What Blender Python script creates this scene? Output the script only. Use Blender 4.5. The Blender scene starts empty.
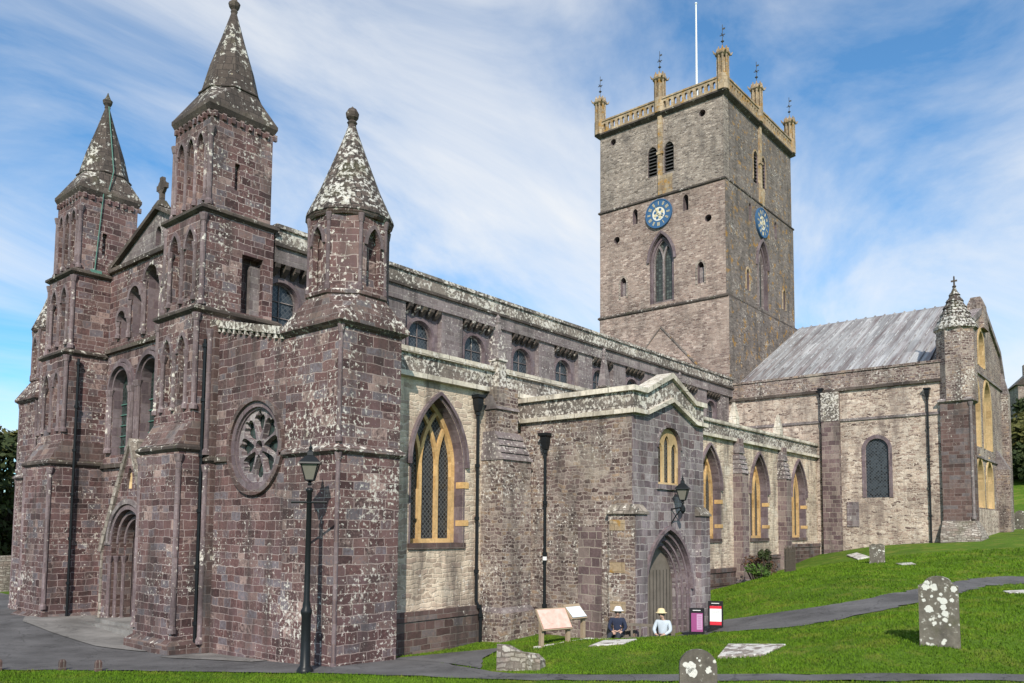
import bpy, math, random
import numpy as np
from mathutils import Vector, Matrix
from mathutils.geometry import tessellate_polygon
random.seed(7); rng = np.random.default_rng(7)
S = bpy.context.scene
R = math.radians
# ------------------------------------------------------------------ camera
CAM = Vector((-12.728, -16.591, 3.6))
yaw, pit, rol = R(40.147), R(4.1437), R(0.4565)
fw = Vector((math.cos(yaw)*math.cos(pit), math.sin(yaw)*math.cos(pit), math.sin(pit)))
rt = Vector((math.sin(yaw), -math.cos(yaw), 0)); up = rt.cross(fw)
r2 = math.cos(rol)*rt + math.sin(rol)*up; u2 = -math.sin(rol)*rt + math.cos(rol)*up
cd = bpy.data.cameras.new('camera'); cam = bpy.data.objects.new('camera', cd)
S.collection.objects.link(cam)
m = Matrix((r2, u2, -fw)).transposed().to_4x4(); m.translation = CAM; cam.matrix_world = m
cd.sensor_width = 36; cd.lens = 797.2/1024*36; cd.shift_y = (468.6-341.5)/1024
cd.clip_end = 8000; cd.clip_start = 0.1
S.camera = cam
# ------------------------------------------------------------------ sky and sun
SUN_AZ, SUN_EL = R(231), R(35)                       # compass azimuth, elevation
w = bpy.data.worlds.new('World'); S.world = w; w.use_nodes = True
nt = w.node_tree; nt.nodes.clear()
def N(nt, t, **k):
    n = nt.nodes.new(t)
    for a, b in k.items():
        if a == 'i':
            for q, v in b.items(): n.inputs[q].default_value = v
        else: setattr(n, a, b)
    return n
def math_(nt, op, a, b=None, clamp=False):
    n = N(nt, 'ShaderNodeMath', operation=op, use_clamp=clamp)
    for i, v in enumerate((a, b)):
        if v is None: continue
        if isinstance(v, (int, float)): n.inputs[i].default_value = v
        else: nt.links.new(v, n.inputs[i])
    return n.outputs[0]
def mixc(nt, fac, a, b, blend='MIX'):
    n = N(nt, 'ShaderNodeMix', data_type='RGBA', blend_type=blend)
    for sk, v in ((n.inputs['Factor'], fac), (n.inputs[6], a), (n.inputs[7], b)):
        if isinstance(v, (int, float)): sk.default_value = v
        elif isinstance(v, tuple): sk.default_value = (*v, 1) if len(v) == 3 else v
        else: nt.links.new(v, sk)
    return n.outputs[2]
def ramp(nt, fac, stops, interp='LINEAR'):
    n = N(nt, 'ShaderNodeValToRGB'); cr = n.color_ramp; cr.interpolation = interp
    while len(cr.elements) < len(stops): cr.elements.new(0.5)
    for e, (p, c) in zip(cr.elements, stops):
        e.position = p; e.color = (*c, 1) if isinstance(c, tuple) else (c, c, c, 1)
    nt.links.new(fac, n.inputs[0]); return n.outputs[0]
def noise(nt, vec, scale, detail=4, rough=.55, dist=0):
    n = N(nt, 'ShaderNodeTexNoise', i={'Scale': scale, 'Detail': detail, 'Roughness': rough, 'Distortion': dist})
    if vec is not None: nt.links.new(vec, n.inputs['Vector'])
    return n.outputs['Fac']
sky = N(nt, 'ShaderNodeTexSky', sky_type='NISHITA', sun_disc=False, sun_elevation=SUN_EL, sun_rotation=SUN_AZ,
        altitude=50, air_density=1.0, dust_density=0.15, ozone_density=3.0)
tc = N(nt, 'ShaderNodeTexCoord'); sep = N(nt, 'ShaderNodeSeparateXYZ'); nt.links.new(tc.outputs['Generated'], sep.inputs[0])
zz = math_(nt, 'ADD', math_(nt, 'MAXIMUM', sep.outputs[2], 0.0), 0.35)
cx = math_(nt, 'DIVIDE', sep.outputs[0], zz); cy = math_(nt, 'DIVIDE', sep.outputs[1], zz)
cmb = N(nt, 'ShaderNodeCombineXYZ'); nt.links.new(cx, cmb.inputs[0]); nt.links.new(cy, cmb.inputs[1])
mp = N(nt, 'ShaderNodeMapping'); mp.inputs['Rotation'].default_value = (0, 0, R(-62)); mp.inputs['Scale'].default_value = (.95, 1.6, 1)
mp.inputs['Location'].default_value = (6.1, 4.4, 0)
nt.links.new(cmb.outputs[0], mp.inputs[0])
n1 = noise(nt, mp.outputs[0], 1.25, 10, .60, .9)
n2 = noise(nt, cmb.outputs[0], 0.9, 3, .5, .2)
cl = math_(nt, 'ADD', math_(nt, 'MULTIPLY', n1, .62), math_(nt, 'MULTIPLY', n2, .42))
cf = ramp(nt, cl, [(.41, 0.03), (.48, .28), (.56, .60), (.67, .93)])
blue = mixc(nt, 1.0, sky.outputs[0], (.62, 1.15, 1.36), 'MULTIPLY')
clc = mixc(nt, cf, blue, (6.9, 7.0, 7.1))
bg = N(nt, 'ShaderNodeBackground'); bg.inputs[1].default_value = 0.138
nt.links.new(clc, bg.inputs[0]); ow = N(nt, 'ShaderNodeOutputWorld'); nt.links.new(bg.outputs[0], ow.inputs[0])
sd = bpy.data.lights.new('sun', 'SUN'); sd.energy = 5.0; sd.angle = R(0.6); sd.color = (1.0, .93, .82)
so = bpy.data.objects.new('sun', sd); S.collection.objects.link(so)
sv = Vector((math.sin(SUN_AZ)*math.cos(SUN_EL), math.cos(SUN_AZ)*math.cos(SUN_EL), math.sin(SUN_EL)))
so.rotation_euler = (sv).to_track_quat('Z', 'Y').to_euler(); so.location = (-30, -30, 60)
S.view_settings.view_transform = 'Standard'; S.view_settings.look = 'None'; S.view_settings.gamma = 1
S.view_settings.exposure = -0.03
S.cycles.max_bounces = 6; S.cycles.diffuse_bounces = 3; S.cycles.glossy_bounces = 2

# ------------------------------------------------------------------ mesh helpers
class MB:
    def __init__(s): s.v = []; s.f = []; s.mi = []
    def add(s, pts, faces, mi=0):
        o = len(s.v); s.v += [tuple(p) for p in pts]; s.f += [tuple(o+i for i in f) for f in faces]; s.mi += [mi]*len(faces); return s
    def box(s, x0, x1, y0, y1, z0, z1, mi=0):
        p = [(x0,y0,z0),(x1,y0,z0),(x1,y1,z0),(x0,y1,z0),(x0,y0,z1),(x1,y0,z1),(x1,y1,z1),(x0,y1,z1)]
        return s.add(p, [(0,3,2,1),(4,5,6,7),(0,1,5,4),(1,2,6,5),(2,3,7,6),(3,0,4,7)], mi)
    def loft(s, loops, mi=0, cap0=True, cap1=True):
        n = len(loops[0]); pts = [p for l in loops for p in l]; fs = []
        for k in range(len(loops)-1):
            for i in range(n):
                j = (i+1) % n; fs.append((k*n+i, k*n+j, (k+1)*n+j, (k+1)*n+i))
        if cap0: fs.append(tuple(reversed(range(n))))
        if cap1: fs.append(tuple(range((len(loops)-1)*n, len(loops)*n)))
        return s.add(pts, fs, mi)
    def tube(s, path, r, n=8, mi=0, cap=True):
        path = [Vector(p) for p in path]; loops = []
        rs = r if isinstance(r, (list, tuple)) else [r]*len(path)
        for i, p in enumerate(path):
            a = path[max(i-1,0)]; b = path[min(i+1,len(path)-1)]; t = (b-a).normalized()
            q = Vector((0,0,1)) if abs(t.z) < .9 else Vector((1,0,0))
            e1 = t.cross(q).normalized(); e2 = t.cross(e1)
            loops.append([p + rs[i]*(math.cos(2*math.pi*k/n)*e1 - math.sin(2*math.pi*k/n)*e2)*-1 for k in range(n)])
        return s.loft([list(reversed(l)) for l in loops], mi, cap, cap)
    def lathe(s, cx, cy, prof, n=12, mi=0, rot=0.0, caps=True):
        loops = [[(cx+r*math.cos(rot+2*math.pi*k/n), cy+r*math.sin(rot+2*math.pi*k/n), z) for k in range(n)] for r, z in prof]
        return s.loft(loops, mi, caps, caps)
    def sq(s, x0, x1, y0, y1, z): return [(x0,y0,z),(x1,y0,z),(x1,y1,z),(x0,y1,z)]
    def plate(s, F, outline, holes=(), d0=0.0, d1=0.3, mi=0, back=True, mr=None):
        """flat plate with holes in frame F=(origin,u): outline and holes are (a,z); d0 front depth, d1 back depth (inwards)."""
        loops = [list(outline)] + [list(h) for h in holes]
        flat = [p for l in loops for p in l]
        tri = tessellate_polygon([[Vector((p[0], p[1], 0)) for p in l] for l in loops])
        pf = [P(F, a, z, d0) for a, z in flat]; pb = [P(F, a, z, d1) for a, z in flat]
        ff = []; fb = []
        for t in tri:
            (a, b, c) = [flat[i] for i in t]
            ar = (b[0]-a[0])*(c[1]-a[1])-(b[1]-a[1])*(c[0]-a[0])
            if abs(ar) < 1e-9: continue
            t = tuple(t) if ar > 0 else tuple(reversed(t))
            ff.append(t); fb.append(tuple(reversed(t)))
        s.add(pf, ff, mi)
        if back: s.add(pb, fb, mi)
        o = 0
        for k, l in enumerate(loops):
            n = len(l); A = sum(l[i][0]*l[(i+1)%n][1]-l[(i+1)%n][0]*l[i][1] for i in range(n))
            fs = []
            for i in range(n):
                j = (i+1) % n; f = (i, n+i, n+j, j)
                ccw = A > 0
                if (k == 0) != ccw: f = tuple(reversed(f))
                fs.append(f)
            s.add(pf[o:o+n]+pb[o:o+n], fs, mi if (k == 0 or mr is None) else mr)
            o += n
        return s
    def build(s, name, mats, parent=None, smooth=False):
        me = bpy.data.meshes.new(name); me.from_pydata(s.v, [], s.f)
        if not isinstance(mats, (list, tuple)): mats = [mats]
        for m_ in mats: me.materials.append(m_)
        nf = len(s.f)
        me.polygons.foreach_set('material_index', s.mi)
        if smooth: me.polygons.foreach_set('use_smooth', [True]*nf)
        me.update()
        uvbox(me)
        o = bpy.data.objects.new(name, me); S.collection.objects.link(o)
        if parent is not None: o.parent = parent
        return o
def uvbox(me):
    nl = len(me.loops); nv = len(me.vertices); npo = len(me.polygons)
    if nl == 0: return
    co = np.empty(nv*3); me.vertices.foreach_get('co', co); co = co.reshape(-1, 3)
    vi = np.empty(nl, dtype=np.int32); me.loops.foreach_get('vertex_index', vi)
    nr = np.empty(npo*3); me.polygons.foreach_get('normal', nr); nr = nr.reshape(-1, 3)
    lt = np.empty(npo, dtype=np.int32); me.polygons.foreach_get('loop_total', lt)
    t = np.stack([-nr[:,1], nr[:,0], np.zeros(npo)], 1); L = np.linalg.norm(t, axis=1)
    flat = L < .15; t[flat] = (1,0,0); t[~flat] /= L[~flat][:,None]
    b = np.cross(nr, t)
    tl = np.repeat(t, lt, 0); bl = np.repeat(b, lt, 0); p = co[vi]
    uv = np.stack([(p*tl).sum(1), (p*bl).sum(1)], 1).astype(np.float32).ravel()
    me.uv_layers.new(name='UVMap').data.foreach_set('uv', uv)
def P(F, a, z, d=0.0):
    o, u = F; n = (u[1], -u[0])          # outward normal = u x Z
    return (o[0]+u[0]*a-n[0]*d, o[1]+u[1]*a-n[1]*d, o[2]+z)
def FW(x, y=0.0): return ((x, y, 0), (0, -1))        # west facing plane; a = -(world y - y)
def FS(y, x=0.0): return ((x, y, 0), (1, 0))         # south facing plane; a = x
def arch(a, z0, w_, zs, rise, n=10):
    """closed loop ccw: window opening, centre a, sill z0, width, spring zs, rise of the head."""
    h = w_/2
    return [(a-h, z0), (a+h, z0)] + head(a, w_, zs, rise, n)
def head(a, w_, zs, rise, n=10):
    """arch head from right spring over apex to left spring"""
    h = w_/2; rise = max(rise, h+1e-4) if rise >= h*.99 else rise
    Rr = (h*h+rise*rise)/(2*h); c = h-Rr           # right arc centre at a+c
    th = math.atan2(rise, -c) if Rr > 0 else 0
    pr = [(a+c+Rr*math.cos(th*i/n), zs+Rr*math.sin(th*i/n)) for i in range(n+1)]
    pl = [(2*a-x, z) for x, z in reversed(pr[:-1])]
    return pr+pl
def band(a, w_, zs, rise, t, zb=None, n=12):
    """arch ring of thickness t outside the opening, going down to zb"""
    o = head(a, w_+2*t, zs, rise+t*1.15, n); i = head(a, w_, zs, rise, n)
    if zb is not None:
        o = [(a+w_/2+t, zb)]+o+[(a-w_/2-t, zb)]; i = [(a+w_/2, zb)]+i+[(a-w_/2, zb)]
    return o + list(reversed(i))
def circ(a, z, r, n=24, ph=0.0): return [(a+r*math.cos(ph+2*math.pi*k/n), z+r*math.sin(ph+2*math.pi*k/n)) for k in range(n)]
def rect(a0, a1, z0, z1): return [(a0,z0),(a1,z0),(a1,z1),(a0,z1)]
def strip(path, wd):
    """2d polygon strip round an open 2d path"""
    L = []; Rr = []
    for i, p in enumerate(path):
        a = path[max(i-1,0)]; b = path[min(i+1,len(path)-1)]
        dx, dz = b[0]-a[0], b[1]-a[1]; l = math.hypot(dx, dz) or 1
        nx, nz = -dz/l*wd/2, dx/l*wd/2
        L.append((p[0]+nx, p[1]+nz)); Rr.append((p[0]-nx, p[1]-nz))
    return Rr + list(reversed(L))
def empty(name, loc=(0,0,0), rz=0.0):
    o = bpy.data.objects.new(name, None); S.collection.objects.link(o); o.location = loc; o.rotation_euler = (0,0,rz); o.empty_display_size = .3
    return o
def tag(o, label=None, cat=None, group=None, kind=None):
    for k, v in (('label', label), ('category', cat), ('group', group), ('kind', kind)):
        if v: o[k] = v
    return o

# ------------------------------------------------------------------ materials
def newmat(name, rough=.9):
    m_ = bpy.data.materials.new(name); m_.use_nodes = True; t = m_.node_tree
    b = t.nodes['Principled BSDF']; b.inputs['Roughness'].default_value = rough
    b.inputs['Specular IOR Level'].default_value = .25
    return m_, t, b
def posn(t): return N(t, 'ShaderNodeNewGeometry').outputs['Position']
def uvn(t): return N(t, 'ShaderNodeTexCoord').outputs['UV']
def bump(t, b, h, strength=.5, dist=.03):
    n = N(t, 'ShaderNodeBump', i={'Strength': strength, 'Distance': dist}); t.links.new(h, n.inputs['Height']); t.links.new(n.outputs[0], b.inputs['Normal'])
def stone(name, cols, bw=.5, bh=.22, mortar=(.32,.27,.25), ms=.012, lichen=.0, lich_col=(.66,.62,.56), dirt=.35, dirt_col=(.045,.04,.038),
          warp=.02, patch=None, moss=0.0, ochre=0.0, soft=.25, mvis=1.0, bstr=.6, lsc=6.0, lth=.735, discs=False):
    m_, t, b = newmat(name)
    pos = posn(t); uv = uvn(t)
    wn = N(t, 'ShaderNodeTexNoise', i={'Scale': 1.3/bh*.2+1.2, 'Detail': 3}); t.links.new(pos, wn.inputs['Vector'])
    off = N(t, 'ShaderNodeVectorMath', operation='SUBTRACT'); t.links.new(wn.outputs['Color'], off.inputs[0]); off.inputs[1].default_value = (.5,.5,.5)
    sc = N(t, 'ShaderNodeVectorMath', operation='SCALE'); t.links.new(off.outputs[0], sc.inputs[0]); sc.inputs['Scale'].default_value = warp*4
    sx_ = N(t, 'ShaderNodeSeparateXYZ'); t.links.new(uv, sx_.inputs[0])
    nr = N(t, 'ShaderNodeTexNoise', noise_dimensions='1D', i={'Scale': .9/bh*.35, 'Detail': 1}); t.links.new(sx_.outputs[1], nr.inputs['W'])
    cv = N(t, 'ShaderNodeCombineXYZ'); t.links.new(sx_.outputs[0], cv.inputs[0]); t.links.new(math_(t, 'ADD', sx_.outputs[1], math_(t, 'MULTIPLY', nr.outputs['Fac'], bh*1.3)), cv.inputs[1])
    ad = N(t, 'ShaderNodeVectorMath', operation='ADD'); t.links.new(cv.outputs[0], ad.inputs[0]); t.links.new(sc.outputs[0], ad.inputs[1])
    br = N(t, 'ShaderNodeTexBrick', offset=.43, offset_frequency=2, squash=.68, squash_frequency=3,
           i={'Color1': (0,0,0,1), 'Color2': (1,1,1,1), 'Mortar': (.5,.5,.5,1), 'Scale': 1.0, 'Mortar Size': ms, 'Mortar Smooth': soft, 'Bias': 0, 'Brick Width': bw, 'Row Height': bh})
    t.links.new(ad.outputs[0], br.inputs['Vector'])
    rnd = N(t, 'ShaderNodeSeparateColor'); t.links.new(br.outputs['Color'], rnd.inputs[0])
    nfine = noise(t, pos, 9, 6, .65)
    rv = math_(t, 'ADD', rnd.outputs[0], math_(t, 'MULTIPLY', math_(t, 'SUBTRACT', nfine, .5), .35))
    n_ = len(cols)
    col = ramp(t, rv, [(i/(n_-1)*.94+.03, c) for i, c in enumerate(cols)])
    big = noise(t, pos, .42, 4, .6)
    nv = math_(t, 'MULTIPLY', math_(t, 'ADD', math_(t, 'MULTIPLY', nfine, 1.0), .5), math_(t, 'ADD', math_(t, 'MULTIPLY', big, 1.5), .28))
    vm = N(t, 'ShaderNodeVectorMath', operation='SCALE'); t.links.new(col, vm.inputs[0]); t.links.new(nv, vm.inputs['Scale'])
    col = vm.outputs[0]
    mf = math_(t, 'MULTIPLY', br.outputs['Fac'], mvis)
    col = mixc(t, mf, col, mortar)
    if patch:                                   # worn patches of another stone tone
        pf = ramp(t, noise(t, pos, patch[1], 5, .62), [(patch[2], 0.0), (patch[2]+.10, 1.0)])
        col = mixc(t, math_(t, 'MULTIPLY', pf, patch[3]), col, patch[0])
    st = N(t, 'ShaderNodeMapping'); st.inputs['Scale'].default_value = (1.6, 1.6, .32); t.links.new(pos, st.inputs[0])
    df = ramp(t, noise(t, st.outputs[0], 1.0, 6, .62), [(.47, 0.0), (.66, 1.0)])
    col = mixc(t, math_(t, 'MULTIPLY', df, dirt), col, dirt_col)
    nz = N(t, 'ShaderNodeSeparateXYZ'); gm = N(t, 'ShaderNodeNewGeometry'); t.links.new(gm.outputs['Normal'], nz.inputs[0])
    upf = math_(t, 'MULTIPLY', math_(t, 'MAXIMUM', nz.outputs[2], 0.0), .06)
    if ochre:
        of = ramp(t, math_(t, 'ADD', noise(t, pos, 2.2, 6, .65), upf), [(.60-ochre*.15, 0.0), (.68-ochre*.15, 1.0)])
        col = mixc(t, math_(t, 'MULTIPLY', of, .8), col, (.36,.19,.035))
    if moss:
        mo = ramp(t, math_(t, 'ADD', noise(t, pos, 1.1, 6, .6), upf), [(.56, 0.0), (.68, 1.0)])
        col = mixc(t, math_(t, 'MULTIPLY', mo, moss), col, (.075,.08,.03))
    if lichen > 0:
        l1 = noise(t, pos, lsc, 7, .68); l2 = noise(t, pos, .55, 3, .5)
        lv = math_(t, 'ADD', math_(t, 'ADD', l1, math_(t, 'MULTIPLY', math_(t, 'SUBTRACT', l2, .5), .38)), upf)
        th = lth - lichen*.11
        lf = ramp(t, lv, [(th, 0.0), (th+.05, .88)])
        lc = ramp(t, noise(t, pos, 3.1, 5, .7), [(.34, tuple(x*y for x, y in zip(lich_col, (.62,.60,.52)))), (.5, lich_col), (.64, tuple(min(.78, x*1.12) for x in lich_col)), (.70, (lich_col[0]*.85, lich_col[1]*.68, lich_col[2]*.38))])
        col = mixc(t, lf, col, lc)
    if discs:                                   # round pale crusts of lichen
        vo = N(t, 'ShaderNodeTexVoronoi', feature='F1', i={'Scale': 7.0, 'Randomness': 1.0})
        wv = N(t, 'ShaderNodeVectorMath', operation='ADD'); t.links.new(pos, wv.inputs[0])
        ws = N(t, 'ShaderNodeVectorMath', operation='SCALE', i={'Scale': .3}); t.links.new(off.outputs[0], ws.inputs[0]); t.links.new(ws.outputs[0], wv.inputs[1])
        t.links.new(wv.outputs[0], vo.inputs['Vector']); vs_ = N(t, 'ShaderNodeSeparateColor'); t.links.new(vo.outputs['Color'], vs_.inputs[0])
        rad = math_(t, 'SUBTRACT', math_(t, 'MULTIPLY', vs_.outputs[0], .8), .30)
        df_ = math_(t, 'MULTIPLY', math_(t, 'SUBTRACT', rad, math_(t, 'ADD', vo.outputs['Distance'], math_(t, 'MULTIPLY', math_(t, 'SUBTRACT', nfine, .5), .45))), 9, True)
        col = mixc(t, df_, col, (.64,.63,.57))
    t.links.new(col, b.inputs['Base Color'])
    h = math_(t, 'SUBTRACT', math_(t, 'ADD', math_(t, 'MULTIPLY', nfine, .7), math_(t, 'MULTIPLY', rnd.outputs[0], .25)), math_(t, 'MULTIPLY', br.outputs['Fac'], .6))
    bump(t, b, h, bstr, .035)
    return m_
PUR = [(.070,.040,.040),(.125,.068,.066),(.168,.094,.088),(.095,.054,.054),(.190,.114,.106),(.140,.082,.084),(.150,.100,.100),(.172,.152,.170),(.225,.146,.132),(.078,.047,.048),(.34,.24,.215)]
PUR = [tuple(v*.88 for v in c) for c in PUR]
PURD = [(.075,.046,.042),(.105,.066,.06),(.13,.083,.075),(.095,.06,.056),(.15,.10,.09),(.13,.115,.12),(.18,.125,.105)]
M = {}
M['ashlar'] = stone('purple_ashlar', PUR, .50, .225, (.36,.285,.27), .011, lichen=1.1, lsc=10, dirt=.6, warp=.028)
M['ashlar_white'] = stone('lichened_purple_ashlar', PUR, .54, .245, (.35,.275,.255), .012, lichen=1.55, lsc=8.5, dirt=.5, warp=.028)
M['ashlar_dark'] = stone('dark_weathered_ashlar', PURD, .56, .235, (.23,.185,.17), .013, lichen=.75, dirt=.65)
M['shaft'] = stone('shaft_stone', [(.13,.095,.10),(.17,.13,.135),(.21,.165,.17)], 3, .5, (.2,.15,.14), .01, lichen=1.1, dirt=.5)
M['cone'] = stone('stone_tile_roof', [(.06,.048,.044),(.085,.066,.058),(.11,.085,.074)], .34, .22, (.03,.026,.024), .016, lichen=1.0, lsc=7.5, lth=.645, lich_col=(.56,.54,.50), dirt=.4, moss=.35)
M['cone_dark'] = stone('dark_stone_tile_roof', [(.06,.048,.042),(.08,.062,.054),(.10,.08,.068)], .34, .30, (.04,.033,.03), .012, lichen=1.0, lsc=6, lth=.70, lich_col=(.56,.54,.49), dirt=.4, moss=.3)
M['tan'] = stone('cream_rubble', [(.11,.075,.066),(.40,.305,.245),(.55,.45,.365),(.26,.175,.145),(.62,.53,.44),(.15,.10,.085),(.46,.36,.285),(.58,.50,.42),(.20,.135,.112)], .36, .12, (.54,.455,.38), .02, dirt=.75, dirt_col=(.20,.155,.135), warp=.09, patch=((.66,.575,.48), .9, .58, .6), soft=.6, mvis=.7, lichen=.8, lsc=9)
M['tan_smooth'] = stone('rendered_rubble', [(.34,.26,.20),(.56,.45,.345),(.62,.515,.40),(.52,.41,.315),(.40,.30,.24)], .42, .15, (.60,.52,.42), .03, dirt=.9, dirt_col=(.16,.13,.11), warp=.07, soft=1, mvis=.3, lichen=.7, lsc=9, patch=((.66,.59,.49), 1.3, .56, .6))
M['plinth'] = stone('plinth_stone', PURD, .6, .22, (.2,.17,.15), .014, dirt=.7, lichen=.35)
M['plinth_low'] = stone('foundation_rubble', [(.2,.16,.13),(.3,.25,.2),(.36,.31,.25),(.22,.18,.15)], .3, .13, (.33,.29,.24), .02, dirt=.5, warp=.04)
M['quoin'] = stone('purple_quoin', [(.11,.075,.078),(.15,.103,.104),(.185,.132,.13),(.25,.195,.175),(.20,.15,.14)], .45, .28, (.33,.28,.24), .014, dirt=.45, lichen=.5)
M['mixed'] = stone('mottled_rubble', [(.075,.05,.046),(.14,.092,.083),(.33,.27,.23),(.11,.074,.068),(.24,.19,.17),(.13,.088,.083),(.32,.23,.165),(.09,.062,.058),(.17,.118,.11)], .30, .13, (.34,.28,.245), .018, lichen=1.0, dirt=.6, warp=.055, lsc=10, lth=.69, patch=((.44,.375,.31), .6, .555, .6))
M['porch'] = stone('porch_ashlar', [(.12,.092,.10),(.175,.14,.15),(.23,.195,.205),(.135,.092,.095),(.30,.265,.265),(.185,.145,.15)], .42, .25, (.36,.32,.31), .016, lichen=.8, lsc=8, dirt=.5, warp=.03)
M['clere'] = stone('clerestory_ashlar', [(.13,.098,.108),(.165,.13,.14),(.19,.15,.155),(.16,.135,.15)], .6, .26, (.22,.185,.185), .01, dirt=.4, lichen=.5)
M['clere_grey'] = stone('lichened_grey_ashlar', [(.16,.128,.128),(.22,.185,.185),(.18,.145,.145),(.27,.235,.225)], .55, .24, (.27,.235,.225), .012, dirt=.6, lichen=1.15, lsc=9)
M['parapet'] = stone('parapet_stone', [(.12,.10,.088),(.17,.145,.125),(.22,.185,.16),(.15,.12,.105)], .9, .42, (.1,.085,.075), .012, dirt=.6, lichen=1.0, lsc=8, lth=.615)
M['coping'] = stone('coping_stone', [(.46,.405,.33),(.58,.52,.43),(.64,.58,.49)], 1.1, .5, (.24,.21,.17), .016, dirt=.65, lichen=.8, lth=.66, dirt_col=(.13,.11,.09), moss=.0)
M['ledge'] = stone('lichened_broach_stone', PURD, .5, .22, (.2,.16,.15), .012, lichen=1.2, lsc=7.5, lth=.70, dirt=.5)
M['coping_grey'] = stone('grey_lichened_coping', [(.20,.17,.145),(.27,.23,.195),(.33,.285,.24)], .4, .3, (.14,.12,.10), .02, dirt=.5, lichen=1.15, lsc=6, moss=.2)
M['dark_trim'] = stone('dark_moulding', [(.06,.047,.042),(.085,.068,.058),(.11,.088,.075)], .9, .4, (.04,.034,.03), .01, lichen=1.05, lsc=5, dirt=.5, moss=.3)
M['tower_low'] = stone('tower_rubble', [(.15,.10,.085),(.29,.205,.17),(.37,.275,.23),(.21,.145,.12),(.50,.40,.34),(.28,.21,.18),(.17,.115,.10)], .36, .115, (.40,.33,.285), .016, dirt=.4, dirt_col=(.10,.08,.07), warp=.05, lichen=1.0, lsc=8, lich_col=(.50,.42,.36), soft=.5, bstr=.9, patch=((.40,.31,.26), .5, .5, .45))
M['tower_up'] = stone('grey_tower_rubble', [(.115,.09,.074),(.24,.193,.160),(.32,.262,.215),(.18,.14,.115),(.45,.38,.32),(.24,.197,.163)], .34, .11, (.36,.315,.285), .016, dirt=.4, dirt_col=(.09,.08,.075), warp=.05, lichen=1.1, lsc=8, lich_col=(.50,.43,.365), soft=.5, bstr=.9)
M['tower_s'] = stone('stained_tower_rubble', [(.10,.082,.074),(.16,.132,.116),(.21,.175,.155),(.13,.106,.096),(.28,.235,.205)], .34, .11, (.20,.17,.15), .016, dirt=.6, dirt_col=(.06,.052,.048), warp=.05, lichen=1.05, lsc=8, soft=.5, ochre=.25)
M['yellow'] = stone('ochre_dressed_stone', [(.42,.25,.10),(.58,.36,.15),(.67,.44,.20),(.50,.33,.16),(.62,.41,.19)], .7, .45, (.48,.32,.15), .006, dirt=.5, dirt_col=(.24,.15,.07), lichen=0, bstr=.25)
M['yellow_pale'] = stone('pale_ochre_stone', [(.34,.23,.11),(.48,.33,.165),(.57,.41,.22),(.42,.30,.155)], .9, .6, (.5,.4,.25), .006, dirt=.3, dirt_col=(.28,.22,.14), bstr=.25)
M['tower_gold'] = stone('golden_tower_stone', [(.27,.19,.12),(.36,.27,.175),(.43,.34,.235),(.29,.23,.165)], .6, .3, (.2,.15,.09), .01, dirt=.5, dirt_col=(.12,.095,.07), ochre=.35, lichen=.3)
M['reveal'] = stone('purple_moulded_stone', [(.12,.088,.098),(.16,.12,.13),(.195,.155,.165)], .5, .4, (.2,.16,.15), .01, dirt=.4, lichen=.2)
M['head_stone'] = stone('lichened_headstone', [(.12,.105,.085),(.16,.145,.12),(.20,.18,.15)], 3, 3, (.2,.18,.16), .0, dirt=.55, lichen=1.0, lsc=9, lth=.70, lich_col=(.62,.61,.55), moss=.6, soft=0, mvis=0, discs=True)
M['slab'] = stone('pale_ledger_stone', [(.20,.17,.15),(.30,.26,.23)], 3, 3, (.3,.3,.3), 0, dirt=.6, dirt_col=(.12,.10,.085), mvis=0, lichen=1.0, lsc=3.5, lth=.60, lich_col=(.62,.60,.57))
M['rubble_wall'] = stone('low_wall_rubble', [(.20,.17,.145),(.34,.30,.26),(.46,.42,.37),(.26,.2,.17),(.5,.46,.41)], .32, .13, (.17,.14,.12), .022, lichen=.6, dirt=.5, warp=.06, moss=.3)
def plain(name, col, rough=.7, var=.15, scale=6, metal=0, bstr=0.0):
    m_, t, b = newmat(name, rough); b.inputs['Metallic'].default_value = metal
    n = noise(t, posn(t), scale, 5, .6)
    v = math_(t, 'ADD', math_(t, 'MULTIPLY', n, 2*var), 1-var)
    vm = N(t, 'ShaderNodeVectorMath', operation='SCALE'); vm.inputs[0].default_value = col; t.links.new(v, vm.inputs['Scale'])
    t.links.new(vm.outputs[0], b.inputs['Base Color'])
    if bstr: bump(t, b, n, bstr, .02)
    return m_
M['lichen'] = plain('white_lichen_crust', (.62,.61,.56), .95, .3, 40, bstr=.4)
M['iron'] = plain('black_painted_iron', (.012,.014,.016), .38, .3)
M['verdigris'] = plain('verdigris_copper', (.10,.22,.18), .8, .3)
M['oak'] = plain('weathered_oak', (.17,.145,.12), .85, .5, 3, bstr=.3)
M['post_wood'] = plain('pale_timber', (.34,.26,.18), .85, .25, 5)
M['white'] = plain('white_paint', (.78,.78,.76), .5, .05)
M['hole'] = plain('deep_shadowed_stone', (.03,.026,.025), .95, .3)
M['louvre'] = plain('grey_louvre_slate', (.07,.068,.066), .8, .3)
M['skin'] = plain('skin', (.52,.33,.25), .6, .05)
M['navy'] = plain('navy_cloth', (.025,.032,.06), .9, .2)
M['denim'] = plain('dark_trousers', (.035,.038,.05), .9, .2)
M['paleshirt'] = plain('pale_blue_cloth', (.48,.54,.60), .9, .1)
M['straw'] = plain('straw_hat', (.68,.56,.33), .85, .1)
M['whitecloth'] = plain('white_cloth', (.78,.77,.74), .9, .05)
M['hair'] = plain('grey_hair', (.2,.17,.14), .9, .2)
M['shoe'] = plain('brown_shoe', (.06,.03,.02), .6, .2)
M['frost'] = plain('lantern_glass', (.17,.16,.135), .3, .12)
M['blue'] = plain('clock_blue', (.045,.115,.23), .55, .25)
M['gold'] = plain('clock_gilding', (.62,.52,.30), .5, .15)
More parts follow.
